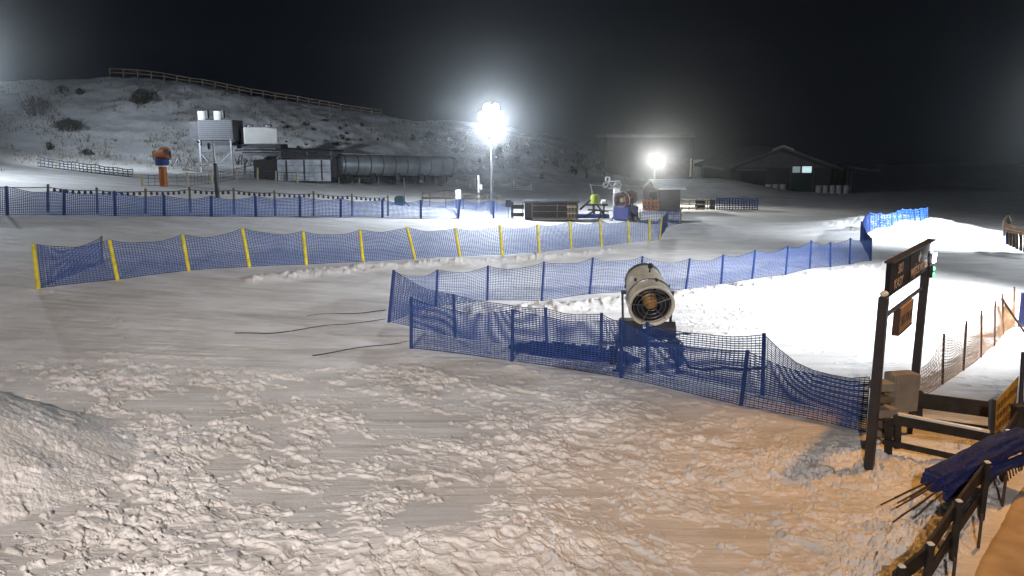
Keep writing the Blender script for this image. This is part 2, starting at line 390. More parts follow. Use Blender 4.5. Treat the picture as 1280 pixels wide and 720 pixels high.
# ------------------------------------------------------------------ net fences
def post_pts(b):
    """(base px, base py, top px, top py) -> base, top points at one depth"""
    g = G(b[0], b[1]); t = P(b[2], b[3], g.y); return g, t
def ribbon(mb, pts, w):
    """thin triangular strand along pts"""
    pts = np.asarray(pts); n = len(pts); r = w/2
    off = np.array([(0, -r*.6, r), (0, -r*.6, -r), (0, r, 0)]) if abs(pts[-1][2]-pts[0][2]) < .5*np.linalg.norm(pts[-1]-pts[0]) else np.array([(r, -r*.6, 0), (-r, -r*.6, 0), (0, r, 0)])
    v = (pts[:, None, :]+off[None]).reshape(-1, 3)
    f = [(i*3+k, i*3+(k+1) % 3, i*3+3+(k+1) % 3, i*3+3+k) for i in range(n-1) for k in range(3)]
    mb.add(v, f)
def net_panel(a0, a1, b0, b1, cw, chh, sw, sh_, sag=.10, low=0, wob=.05, seed=0, rope=True, rw=.022):
    """net between post a (bottom a0, top a1) and post b; returns net mesh, rope mesh"""
    a0, a1, b0, b1 = [np.array(p, float) for p in (a0, a1, b0, b1)]
    L = np.linalg.norm(b0-a0); H = np.linalg.norm(a1-a0)
    nv = max(2, int(L/cw)); nh = max(3, int(H/chh)); ns = max(6, int(L/.35))
    nrm = np.cross(b0-a0, (0, 0, 1.)); nrm /= np.linalg.norm(nrm)+1e-9
    rs = np.random.default_rng(seed); ph = rs.uniform(0, 6, 4)
    def pt(s, t):
        s = np.asarray(s, float)[..., None]; t = np.asarray(t, float)[..., None]
        p = (a0*(1-t)+a1*t)*(1-s)+(b0*(1-t)+b1*t)*s
        sg = 4*s*(1-s)
        dz = -sag*H*sg*t**1.3 + low*sg*(1-t)*.3 + .018*H*np.sin(9*s+ph[0])*t*sg
        zz = p.copy(); zz[..., 2:] += dz+.03
        zz += nrm*(wob*(np.sin(3.1*s*L*.6+ph[1]+2*t)+.6*np.sin(7*t+ph[2]+s*5)))*sg*(.3+t*(1-t)*2)
        return zz
    m = MB()
    ss_ = np.linspace(0, 1, ns+1); tt = np.linspace(0, 1, 7)
    for k in range(nh+1):
        t = k/nh; ribbon(m, pt(ss_, np.full(ns+1, t)), sh_)
    for k in range(nv+1):
        s = k/nv; ribbon(m, pt(np.full(7, s), tt), sw)
    r = []
    if rope:
        for t in (1.0, 0.0): q = MB(); q.rod([Vector(p) for p in pt(ss_, np.full(ns+1, t))], rw/2, 4); r.append(q)
    return m, r
def fence(label, posts, net, pole, pr, cat='net fence', name='net_fence', group=None, cw=.10, chh=.06, sw=.013, sh_=.021, sag=.10, skip=(), over=.06, seed=1, wob=.05, rope='rope', noposts=(), rw=.022, n=7, panels=True, tops=None, sagl=None):
    pp = [post_pts(b) for b in posts]
    th = thing(name, tuple(pp[0][0]), label, cat, group)
    for i, (g, t) in enumerate(pp):
        if i in noposts: continue
        d = (t-g).normalized(); k = MB(); k.tube(g-d*.25, t+d*over, pr, pr*.9, n); k.build('post', pole, th, True, True)
    if panels:
        for i in range(len(pp)-1):
            if i in skip: continue
            sg = sag*random.uniform(.75, 1.25) if sagl is None else sagl[i]
            m, r = net_panel(pp[i][0], pp[i][1], pp[i+1][0], pp[i+1][1], cw, chh, sw, sh_, sg, .05, wob, seed*50+i, rw=rw)
            o = m.build('net', net, th, True)
            
            if rope:
                for q in r: q.build('edge_rope', rope, o, False).location = tuple(-np.array(th.location))
    return th, pp
GA = 'blue safety net fences in the foreground'
A, pa = fence('blue net fence nearest the camera, foot in churned snow, ending at the sign gantry', [(514,436,514,374),(640,452,641,389),(776,473,777,402),(926,508,934,441),(1082,541,1086,480)], 'blue', 'bluepost', .05, cw=.095, chh=.055, sw=.013, sh_=.021, seed=2, noposts=(4,), sagl=[.16,.10,.16,.12])
B, pb = fence('blue net fence just behind the nearest one, sagging round the front of the snow cannon', [(486,403,492,340),(569,422,567,370),(684,439,682,387),(751,447,752,394),(809,466,809,406),(953,494,955,420),(1083,526,1087,473)], 'blue', 'bluepost', .05, cw=.095, chh=.055, sw=.013, sh_=.021, seed=3, noposts=(6,), sagl=[.08,.06,.07,.12,.12,.25])
Cf, pc = fence('long straight blue net fence running behind the cream snow cannon', [(486,403,492,340),(545,384,547,339),(609,376,610,334),(677,377,680,329),(737,368,741,324),(800,365,803,322),(857,363,862,325),(901,357,904,320),(940,349,944,314),(982,344,985,309),(1012,336,1014,302),(1038,334,1038,304),(1062,331,1063,299),(1088,326,1089,299)], 'midblue', 'bluepost', .045, cw=.09, chh=.06, sw=.013, sh_=.016, sag=.12, seed=4, noposts=(0,))
Cc, _ = fence('short folded blue net fence at the dark corner, turning away from the long straight fence', [(1088,326,1089,299),(1076,303,1077,278),(1082,296,1082,270),(1087,289,1087,266)], 'blue', 'bluepost', .06, cw=.13, chh=.09, sw=.025, sh_=.03, sag=.06, seed=5)
Ce, _ = fence('bright blue net fence on the far crest of the floodlit run', [(1087,289,1087,266),(1100,286,1100,267),(1115,283,1115,267),(1122,279,1122,264),(1128,277,1128,262),(1138,276,1138,262),(1144,276,1144,262),(1151,275,1151,261),(1159,274,1159,260)], 'farblue', 'farblue', .05, cw=.2, chh=.14, sw=.05, sh_=.06, sag=.1, seed=6, rope=None)
YF, py_ = fence('long blue net fence on leaning yellow poles crossing the groomed snow', [(48,361,42,306),(147,350,137,301),(236,339,228,294),(312,334,303,286),(383,331,379,290),(454,328,450,288),(519,324,509,285),(575,321,569,286),(628,319,625,282),(674,316,672,281),(714,311,712,277),(752,308,750,276),(786,304,785,276),(812,303,812,274),(824,300,827,272)], 'midblue', 'yellow', .07, cw=.10, chh=.065, sw=.021, sh_=.024, sag=.14, seed=7, over=.03, n=8)
YB, _ = fence('short blue net return behind the left end of the yellow-poled fence', [(48,361,42,306),(128,330,127,297)], 'blue', 'wood2', .04, cw=.10, chh=.07, sw=.014, sh_=.018, sag=.25, seed=8, noposts=(0,))
YE, _ = fence('blue net fence closing the far right end of the yellow-poled pen', [(824,300,827,272),(834,284,835,264),(851,280,851,262),(800,278,800,262)], 'blue', 'wood2', .05, cw=.16, chh=.11, sw=.022, sh_=.028, sag=.08, seed=9, noposts=(0,))
FD, _ = fence('long blue net fence in the distance across the left half, below the bulb string', [(-120,268,-121,233),(-64,268,-65,234),(9,269,8,234),(80,269,80,239),(144,270,143,240),(205,270,205,245),(264,271,264,246),(320,271,319,246),(375,271,375,247),(426,272,426,249),(478,272,478,250),(526,273,526,251),(573,273,575,250),(617,273,617,252),(640,272,640,253)], 'farblue', 'bluepost', .07, cw=.085, chh=.09, sw=.030, sh_=.034, sag=.14, seed=10, rw=.03)
FE, _ = fence('flat blue net fence beside the pallet rack in front of the dark barn', [(896,262,896,248),(912,262,912,248),(930,262,930,248),(947,262,947,249)], 'bluepost', 'bluepost', .05, cw=.2, chh=.14, sw=.07, sh_=.07, sag=.04, seed=11, rope=None)
ON, po = fence('pale orange net fence on thin dark poles beside the path behind the sign gantry', [(1148,500,1152,462),(1178,482,1180,420),(1204,464,1208,404),(1226,447,1227,391),(1243,433,1244,379),(1254,419,1253,370),(1267,408,1268,361)], 'orange_net', 'brownpole', .028, cw=.11, chh=.075, sw=.012, sh_=.022, sag=.22, seed=12, noposts=(0,), rope='orange_net', rw=.014)
# collapsed orange netting at far end + leaning stake
k = MB(); a = G(1258, 418); b = G(1267, 410)
m_, _ = net_panel(G(1252,420), P(1256,376,G(1252,420).y), G(1268,409), P(1268,378,G(1268,409).y), .09, .06, .03, .035, .3, 0, .12, 77, rope=False)
tag(m_.build('slack_netting', 'orange_net'), 'slack orange netting gathered at the far end of the pale orange fence', 'netting')
tag(MB().tube(P(1252,373,23.0), G(1290,424)-Vector((0,0,.1)), .035, n=7).build('leaning_stake', 'brownpole', smooth=True), 'dark stake leaning diagonally against the end of the orange net fence', 'stake')
# upper fence with pale wooden stakes below the tank
up = [(178,233,178,219),(209,232,208,217),(234,233,234,217),(265,230,265,214),(296,224,296,211),(322,225,322,211),(345,226,345,215),(372,229,372,216),(398,229,398,217),(424,229,424,216),(440,229,440,217),(449,229,449,216),(473,229,473,216),(497,230,497,215),(520,230,520,215),(545,232,545,216)]
fence('stake fence with thin dark netting on the bank below the tank and the chiller units', up, 'darknet', 'palewood', .09, name='stake_fence', cat='fence', cw=.5, chh=.3, sw=.03, sh_=.03, sag=.1, seed=13, rope=None, over=.1)
fence('sagging grey netting on the bank between the tank and the floodlight mast', [(545,232,545,218),(571,234,570,223),(595,236,594,223),(618,236,617,224),(643,237,642,226),(665,238,664,231)], 'whitenet', 'palewood', .05, name='sagging_netting', cat='netting', cw=.25, chh=.2, sw=.07, sh_=.07, sag=.45, seed=14, rope='whitenet', rw=.08)
fence('dark low net fence at the foot of the hillside on the far left', [(47,208,46,195),(70,211,70,200),(95,214,94,203),(120,217,119,206),(148,220,147,210),(166,222,166,212)], 'darknet', 'palewood', .04, name='low_net_fence', cat='net fence', cw=.4, chh=.25, sw=.08, sh_=.08, sag=.1, seed=15, rope=None)
# rope with dark bulbs on wooden poles behind the far blue fence
bp = [(-40,264,-40,231),(60,265,60,234),(122,267,121,238),(182,267,182,239),(238,266,237,237),(293,268,292,238),(344,270,343,241),(392,270,392,242),(440,270,440,245),(485,270,485,247)]
th, pp = fence('line of weathered wooden poles strung with small unlit dark bulbs above the far blue fence', bp, 'darknet', 'wood2', .07, name='festoon_line', cat='light string', panels=False, over=.15)
cab = MB()
for i, ((g, t), (g2_, t2)) in enumerate(zip(pp[:-1], pp[1:])):
    pts = []
    for k in range(9):
        s = k/8; q = t.lerp(t2, s); q.z -= .12*4*s*(1-s)*.6; pts.append(q)
        if 0 < k < 8 and k % 1 == 0 and i > 0:
            w = q+Vector((0, 0, -.02)); MB().lathe([(.02, .05), (.05, .02), (.085, -.12), (.03, -.17)], 7, tuple(w)).build('bulb', 'bulb', th, True)
    cab.path(pts, .02, 4)
cab.build('cable', 'rope', th, True)
# hilltop rail fence
rp = [(137,95,137,85),(154,95,154,86),(172,96,172,87),(189,98,189,89),(205,99,205,91),(221,102,221,94),(237,104,237,97),(253,106,253,99),(269,109,269,102),(284,112,284,105),(299,115,299,108),(314,118,314,111),(329,121,329,113),(344,123,344,116),(358,125,358,118),(372,127,372,120),(386,130,386,123),(399,132,399,125),(412,134,412,127),(426,137,426,130),(439,139,439,132),(452,141,452,134),(465,143,465,136),(478,145,477,137)]
pts = [(P(a, b+1, YR-1.0), P(c, d, YR-1.0)) for a, b, c, d in rp]
th = thing('rail_fence', tuple(pts[0][0]), 'long thin rail fence running down the crest of the snowy hill', 'rail fence')
for g, t in pts: MB().tube(g-Vector((0,0,1.2)), t, .10, n=6).build('post', 'wood2', th, True)
for nm, f_ in (('top_rail', .95), ('middle_rail', .5)):
    k = MB()
    for (g, t), (g2_, t2) in zip(pts[:-1], pts[1:]): k.beam(g.lerp(t, f_), g2_.lerp(t2, f_), .05, .11)
    k.build(nm, 'wood2', th, True)

# heap of collapsed net inside the enclosure
p, q = G(636, 436), G(800, 452)
ns, nt_ = 90, 16; V = np.zeros((nt_, ns, 3))
for i in range(ns):
    s = i/(ns-1); c = np.array(p)*(1-s)+np.array(q)*s; w = (.42*math.sin(math.pi*min(1, s*1.02))**.5+.05)
    for j in range(nt_):
        t = j/(nt_-1)*2-1
        x = c+np.array((0, t*w, 0)); hh = .26*(1-t*t)*(math.sin(math.pi*s)**.4)
        V[j, i] = (x[0]+.04*math.sin(j*2+i), x[1], g0(x[0], x[1])+.03+hh*(.6+.7*float(vn(np.array(i*.35), np.array(j*.8), 5)))-(.15 if abs(t) > .95 else 0))
tag(grid_mesh('bunched_netting', V, nt_, ns, 'navy', True), 'bunched dark blue netting lying on the snow left of the snow cannon', 'netting')

# ------------------------------------------------------------------ snow cannons
def rotm(rx, rz): return Matrix.Rotation(rz, 4, 'Z')@Matrix.Rotation(rx, 4, 'X')
def cannon(loc, rz, tilt, yaw, label, body, scale=1, lamp=True, group=None, cz=1.80):
    th = thing('snow_cannon', loc, label, 'snow cannon', group, rz)
    RM = rotm(tilt, yaw); C = Vector((0, 0, cz))
    def xf(mb):
        for i, v in enumerate(mb.v): mb.v[i] = (v@np.array(RM.to_3x3()).T+np.array(C))
        return mb
    b = xf(MB().lathe([(.475,-.62),(.53,-.66),(.55,-.62),(.535,-.56),(.52,-.45),(.525,-.2),(.50,.15),(.455,.42),(.425,.62),(.40,.64),(.395,.60),(.43,.3),(.47,-.1),(.475,-.5)], 40, ax='y', closed=True)).build('barrel', body, th, smooth=True)
    xf(MB().lathe([(.535,-.30),(.548,-.29),(.548,-.25),(.535,-.24)], 40, ax='y', closed=True)).build('band', 'cream' if body != 'cream' else 'steel', b)
    mo = xf(MB().lathe([(.05,-.52),(.15,-.49),(.17,-.42),(.17,-.05),(.10,.1)], 20, ax='y')).build('motor', 'ochre', th, smooth=True)
    xf(MB().lathe([(.40,.5),(.466,-.1),(.468,-.52),(.462,-.52),(.46,-.1),(.394,.5)], 40, ax='y', closed=True)).build('dark_liner', 'dsteel', th, smooth=True)  # dark sleeve added to darken the inside of the barrel
    g = MB()
    for k in range(5):
        a = 2*math.pi*k/5+.5; g.tube((.08*math.cos(a), -.585, .08*math.sin(a)), (.50*math.cos(a), -.645, .50*math.sin(a)), .009, n=5)
    for rr in (.13, .23, .33, .42): g.path([Vector((rr*math.cos(2*math.pi*k/24), -.60-.05*rr, rr*math.sin(2*math.pi*k/24))) for k in range(25)], .006, 4)
    xf(g).build('guard', 'steel', th)
    f = MB()
    for k in range(7):
        a = 2*math.pi*k/7; m = Matrix.Rotation(a, 3, 'Y')@Matrix.Rotation(.6, 3, 'X').to_3x3() if False else Matrix.Rotation(a, 3, 'Y')
        f.box(tuple(m@Vector((.31, -.12, 0))), (.28, .02, .13), (m@Matrix.Rotation(.7, 3, 'X')).to_4x4())
    xf(f).build('fan_blades', 'black', th)
    n = MB().lathe([(.40,.62),(.45,.60),(.46,.68),(.41,.70)], 32, ax='y', closed=True)
    for k in range(20):
        a = 2*math.pi*k/20; n.tube((.43*math.cos(a), .68, .43*math.sin(a)), (.43*math.cos(a), .73, .43*math.sin(a)), .015, n=5)
    xf(n).build('nozzle_ring', 'steel', th)
    br = MB()
    for sgn in (-1, 1): br.box((sgn*.535, .1, .12), (.03, .06, .06))
    br.box((.1,-.35,.56), (.05,.1,.04)); br.box((-.34,-.1,.42), (.05,.08,.05)); xf(br).build('bracket', 'dsteel', th)
    if lamp:
        l = MB().tube((.02,.1,.52), (.02,.1,.66), .02).box((.02,.08,.70), (.11,.1,.12), bev=.02); xf(l).build('work_lamp', 'dsteel', th)
    y = MB()
    for sgn in (-1, 1): y.beam((sgn*.60, 0, cz+.03), (sgn*.56, 0, .86), .05, .10); y.tube((sgn*.5,0,cz+.01), (sgn*.63,0,cz+.01), .05)
    y.beam((-.58,0,.88), (.58,0,.88), .10, .06); y.tube((0,0,.62), (0,0,.88), .11, n=14)
    y.build('yoke', 'dsteel', th)
    fr = MB()
    fr.beam((-.74,-.35,.62), (.74,-.35,.62), .11); fr.beam((-.74,.35,.62), (.74,.35,.62), .11); fr.beam((-.7,-.4,.62), (-.7,.4,.62), .11); fr.beam((.7,-.4,.62), (.7,.4,.62), .11); fr.beam((0,-.4,.6), (0,.4,.6), .12,.06)
    fr.build('chassis', 'dsteel', th)
    for sx, sy in ((-1,-1), (1,-1), (-1,1), (1,1)):
        l = MB(); l.beam((sx*.6, sy*.38, .55), (sx*.74, sy*.62, -.05), .06); l.box((sx*.74, sy*.62, .02), (.18,.18,.03)); l.build('leg', 'dsteel', th)
    cb = MB().box((-.40,-.24,.94), (.56,.40,.52), bev=.03).box((-.40,-.452,.96), (.44,.02,.38)).build('control_box', 'dsteel', th)
    MB().tube((-.26,-.48,.90), (-.26,-.48,1.02), .015).build('handle', 'steel', cb)
    MB().lathe([(.05,-.34),(.21,-.31),(.21,.31),(.05,.34)], 18, (.36,-.14,.92), 'x').build('compressor', 'dsteel', th, smooth=True)
    for sgn in (-1, 1):
        w = MB().lathe([(.13,-.06),(.21,-.075),(.235,-.05),(.235,.05),(.21,.075),(.13,.06)], 22, (sgn*.80, .0, .23), 'x', closed=True).build('wheel', 'black', th, smooth=True)
        MB().lathe([(.03,-.05),(.135,-.05),(.135,.05),(.03,.05)], 16, (sgn*.80, .0, .23), 'x').build('rim', 'steel', w)
    MB().rod([Vector(q) for q in ((.55,-.3,.75),(.8,-.45,.45),(1.0,-.5,.1),(1.35,-.45,.05),(1.8,-.3,.05),(2.3,-.35,.04),(2.9,-.1,.04))], .035, 7).build('hose', 'black', th, smooth=True)
    MB().beam((-.6,-.3,.62), (-1.15,-.5,.66), .06).beam((-1.15,-.5,.66), (-1.15,-.5,.50), .05).build('drawbar', 'steel', th)
    h = MB()
    for k in range(4): h.tube((.62,-.2+.08*k,.8-.1*k), (.86+.03*k,-.28+.05*k,.62-.08*k), .022)
    h.tube((.6,-.3,.86), (1.02,-.42,.92), .02); h.build('valve_pipes', 'dsteel', th)
    th.scale = (scale,)*3
    return th
g = G(808, 459)
cannon((g.x, g.y+.2, g.z), R(-4), R(19), R(5), 'large cream snow cannon with an orange motor, standing inside the blue net enclosure', 'cream', 1.05)
g = G(782, 276)
cannon((g.x, g.y, g.z), R(-48), R(8), 0, 'faded red snow cannon on a dark blue padded base left of the wooden shed', 'red', 1.02, lamp=False, cz=1.5)
# pads round the red cannon's base
MB().box((0,0,.55), (1.5,1.1,1.05), bev=.12).build('safety_pad', 'navy2', [o for o in COL.objects if o.name.startswith('snow_cannon') and o.type == 'EMPTY'][-1])
# orange tower cannon on the far left
g = G(205, 233); sc = g.y/1000
th = thing('tower_cannon', tuple(g), 'orange snow cannon on a padded orange column with a blue band, far left', 'snow cannon')
Z = lambda py: (233-py)*sc
k = MB().lathe([(.05,0),(.27,0),(.28,.1),(.28,Z(206)),(.24,Z(205))], 14, (0,0,-.1)); k.build('padded_column', 'orange', th, smooth=True)
MB().lathe([(.3,Z(208)),(.42,Z(207)),(.48,Z(204)),(.48,Z(200)),(.42,Z(199))], 16).build('blue_pad', 'navy2', th, smooth=True)
MB().lathe([(.50,Z(208.6)),(.50,Z(207.3))], 16).build('white_band', 'white', th)
bb = MB().lathe([(.38,-.52),(.42,-.55),(.42,-.2),(.38,.42),(.32,.42)], 22, (0,0,Z(193)), 'y', (R(-12),0,R(68))).build('barrel', 'orange', th, smooth=True); MB().lathe([(.1,-.57),(.24,-.565),(.24,-.54),(.1,-.54)], 18, (0,0,Z(193)), 'y', (R(-12),0,R(68))).build('motor_cover', 'dsteel', bb, smooth=True)
MB().box((0,0,Z(188.4)), (.55,.6,.26), bev=.08).build('snow_cap', 'white', th)
MB().beam((-.62,0,Z(199)), (-.62,0,Z(190)), .07).beam((.62,0,Z(199)), (.62,0,Z(190)), .07).beam((-.62,0,Z(199.5)), (.62,0,Z(199.5)), .08).build('yoke', 'dsteel', th)

# ------------------------------------------------------------------ sign gantry
LB = G(1086, 586); DL = LB.y
top = P(1100, 371, DL)
DR = 16.3; RB = P(1151, 400, DR); RB.z = g0(RB.x, RB.y); 
th = thing('sign_gantry', tuple(LB), 'tall dark two-post gantry carrying a wide black sign board at the end of the nets', 'sign gantry')
dv = Vector((RB.x-LB.x, RB.y-LB.y, 0)); Lg = dv.length; dv.normalize(); nv = Vector((dv.y, -dv.x, 0))
rz = math.atan2(dv.y, dv.x)
hz = top.z
def gp(s, z, o=0): q = Vector((LB.x, LB.y, 0))+dv*(s*Lg)+nv*o; q.z = z; return q
def gbox(mb, s0, s1, z0, z1, o0, o1, bev=0):
    c = gp((s0+s1)/2, (z0+z1)/2, (o0+o1)/2); return mb.box(c, ((s1-s0)*Lg, abs(o1-o0), z1-z0), (0,0,rz), bev)
w = .082/Lg
pL = gbox(MB(), -w, w, -.3, hz, -.075, .075, .01).build('post', 'post', th, True)
pR = gbox(MB(), 1-w, 1+w, -.3, hz+.05, -.075, .075, .01).build('post', 'post', th, True)
gbox(MB(), -w*.9, w*.9, hz+.001, hz+.10, -.06, .06, .03).build('snow_cap', 'white', th, True)
bz0, bz1 = hz-.02, hz+.56
bd = gbox(MB(), .03, 1.06, bz0, bz1, -.03, .05).build('sign_board', 'board', th, True)
gbox(MB(), .02, 1.08, bz1, bz1+.03, -.06, .09).build('top_strip', 'dsteel', bd, False).location = tuple(-Vector(th.location))
gbox(MB(), .47, .477, bz0+.02, bz1-.02, .051, .058).build('panel_joint', 'black', bd, False).location = tuple(-Vector(th.location))
def text(s, size, loc, up_rot, m, name, parent, ext=.003, sx=1):
    c = bpy.data.curves.new(name, 'FONT'); c.body = s; c.size = size; c.extrude = ext; c.align_x = 'CENTER'; c.align_y = 'CENTER'
    o = bpy.data.objects.new('tmp_text', c); COL.objects.link(o); bpy.context.view_layer.update()
    me = bpy.data.meshes.new_from_object(o.evaluated_get(bpy.context.evaluated_depsgraph_get())); bpy.data.objects.remove(o)
    me.materials.clear(); me.materials.append(M[m]); n = bpy.data.objects.new(name, me); COL.objects.link(n)
    n.matrix_world = Matrix.Translation(Vector(loc)-Vector(parent.location if parent.parent is None else parent.parent.location))@Euler((math.pi/2, 0, up_rot)).to_matrix().to_4x4()@Matrix.Diagonal((sx, 1, 1, 1))
    n.parent = parent; return n
text('SKI', .25, gp(.24, bz0+.40, .055), rz, 'letter', 'lettering', bd, sx=1.2)
text('KASY', .25, gp(.22, bz0+.15, .055), rz, 'letter', 'lettering', bd, sx=1.2)
text('WEJŚCIE NA STOK', .235, gp(.735, bz0+.16, .055), rz, 'letter', 'lettering', bd, sx=.86)
# small emblem above the line: bird-like swoosh
em = MB()
em.prism([(-.12,-.06),(-.02,-.10),(.06,-.02),(.13,0),(.13,.04),(.05,.05),(.02,.11),(-.03,.04),(-.09,.05)], gp(.70, bz0+.40, .054), dv, (0,0,1), nv*.006)
em.build('emblem', 'letter', bd, False).location = tuple(-Vector(th.location))
gbox(MB(), .03, 1, hz-.40, hz-.35, -.025, .025).build('crossbar', 'post', th, True)
hs = thing('hanging_sign', tuple(gp(.48, hz-.95)), 'small tan wooden sign with dark letters hanging under the black sign board', 'sign')
hb = gbox(MB(), .33, .66, hz-.90, hz-.42, -.05, .05, .008).build('panel', 'tan', hs, True)
gbox(MB(), .318, .33, hz-.92, hz-.41, -.055, .06).build('frame_side', 'brownpole', hs, True)
gbox(MB(), .33, .66, hz-.93, hz-.90, -.055, .06).build('frame_bottom', 'brownpole', hs, True)
text('SKI PASS', .27, gp(.497, hz-.69, .056), rz, 'dletter', 'lettering', hb, sx=1.0)
for s in (.38, .61): gbox(MB(), s-.004, s+.004, hz-.42, hz-.375, -.01, .01).build('hanger', 'dsteel', hs, True)
# floodlight and green signal on the right post
lt = gbox(MB(), .93, 1.0, hz+.14, hz+.36, .06, .16, .02).build('floodlight', 'dsteel', th, True)
gbox(MB(), .925, 1.0, hz+.16, hz+.34, .161, .175).build('lens', 'led', lt, False).location = tuple(-Vector(th.location))
gbox(MB(), 1.0, 1.035, hz+.38, hz+.52, .06, .075).build('small_lens', 'led', lt, False).location = tuple(-Vector(th.location))
sg = gbox(MB(), .955, 1.01, hz-.16, hz+.09, .08, .15, .01).build('signal_box', 'black', th, True)
for z in (hz-.10, hz+.02):
    c = gp(.982, z, .152); MB().lathe([(.035, 0), (.045, .006), (.03, .02)], 14, tuple(c), 'y', None).build('green_light', 'green', sg, False).location = tuple(-Vector(th.location))
for i, (line, lab) in enumerate((([(296,415),(375,411),(430,408),(487,402)], 'thin dark cable lying on the groomed snow, reaching the left corner of the nets'), ([(380,399),(430,394),(490,386)], 'thin dark cable on the snow, uppermost of the three left of the blue nets'), ([(396,439),(450,434),(516,429)], 'thin dark cable on the snow near the foot of the nearest blue fence'))):
    pts_ = []
    for (a_, b_), (c_, d_) in zip(line[:-1], line[1:]):
        for t in np.linspace(0, 1, 9)[:-1]:
            q = G(a_+(c_-a_)*t, b_+(d_-b_)*t); z = float(h0(q.x, q.y))+float(detail(np.array([q.x]), np.array([q.y]))[0]); pts_.append(Vector((q.x, q.y+.35*math.sin(q.x*1.1+i*2)+.12*math.sin(q.x*3.1+i), z+.012)))
    tag(MB().rod(pts_, .013, 6).build('cable', 'rope', smooth=True), lab, 'cable')
# ------------------------------------------------------------------ barriers, box
def pboard(mb, a, b, D0, D1, hpx0, hpx1, th_=.04, snow=False):
    """board whose top edge runs a->b in the photo at depths D0, D1; heights hpx in px"""
    p0, p1 = P(a[0], a[1], D0), P(b[0], b[1], D1); q0, q1 = P(a[0], a[1]+hpx0, D0), P(b[0], b[1]+hpx1, D1)
    h = ((p0-q0).length+(p1-q1).length)/2; c0 = (p0+q0)/2; c1 = (p1+q1)/2
    mb.beam(c0, c1, th_, h); return mb
Db = 14.6
fr = thing('wooden_barrier', tuple(G(1110, 574)), 'front dark wooden barrier with two long boards, between the gantry post and the railing', 'barrier')
Dl, Dr = G(1110,574).y, G(1240,585).y
pboard(MB(), (1116,519), (1238,541), Dl, Dr, 11, 12, .05).build('board', 'wood', fr, True)
pboard(MB(), (1104,549), (1232,576), Dl, Dr, 6, 7, .05).build('board', 'wood', fr, True)
pboard(MB(), (1122,518), (1236,540), Dl+.02, Dr+.02, 2.5, 2.5, .09).build('snow_strip', 'white', fr, True).location.z = .03
for px, t, b in ((1110, 523, 574), (1121, 519, 556), (1236, 540, 588)):
    D = np.interp(px, [1110, 1240], [Dl, Dr]); MB().beam(P(px+1, t, D+.06), P(px, b+4, D+.06), .11, .09, (0,1,0)).build('post', 'wood', fr, True)
bk = thing('wooden_barrier', tuple(G(1148,528)), 'rear dark wooden barrier with one wide top board, right of the plywood box', 'barrier')
Dl2, Dr2 = G(1148,528).y, G(1240,545).y
pboard(MB(), (1146,491), (1242,503), Dl2, Dr2, 18, 19, .05).build('board', 'wood', bk, True)
pboard(MB(), (1146,521), (1242,534), Dl2, Dr2, 6, 6, .05).build('board', 'wood', bk, True)
for px, t, b in ((1149, 489, 530), (1241, 501, 550)):
    D = np.interp(px, [1148, 1240], [Dl2, Dr2]); MB().beam(P(px, t, D+.06), P(px-1, b+3, D+.06), .12, .09, (0,1,0)).build('post', 'wood', bk, True)
# plywood box hung on the gantry side
Dx = 14.9; p = P(1125, 490, Dx); bx = thing('plywood_box', tuple(P(1125,512,Dx)), 'tall grey plywood cabinet on planks between the two gantry posts', 'cabinet')
Hh = (P(1125,466,Dx)-P(1125,512,Dx)).length
MB().box(P(1126,489,Dx+.15), (.56,.34,Hh), (0,0,R(12)), .01).build('cabinet', 'plywood', bx, True)
MB().box(P(1131,489.5,Dx-.06), (.40,.012,Hh*.92), (0,0,R(12))).build('door', 'plywood', bx, True)
stn = MB()
for px in (1110, 1140): stn.beam(P(px,510,Dx+.15), Vector((P(px,510,Dx+.15).x, Dx+.15, -.1)), .08, .08)
stn.build('stand', 'wood', bx, True)
sk = thing('stacked_planks', tuple(G(1097,555)), 'short stack of weathered timber offcuts beside the foot of the left gantry post', 'timber')
for i, (px, py, w_, h_) in enumerate(((1101,482,.34,.16),(1102,497,.30,.12),(1103,514,.40,.16),(1104,528,.36,.14),(1101,540,.30,.12))):
    MB().box(P(px+1,py,14.35+.03*i), (w_,.30,h_), (0,0,R(8+5*i)), .01).build('plank', 'wood2' if i % 2 else 'plywood', sk, True)
c = P(1101,500,14.5); MB().beam((c.x,14.52,-.2), (c.x,14.52,P(1101,476,14.52).z), .10).build('upright', 'wood2', sk, True)
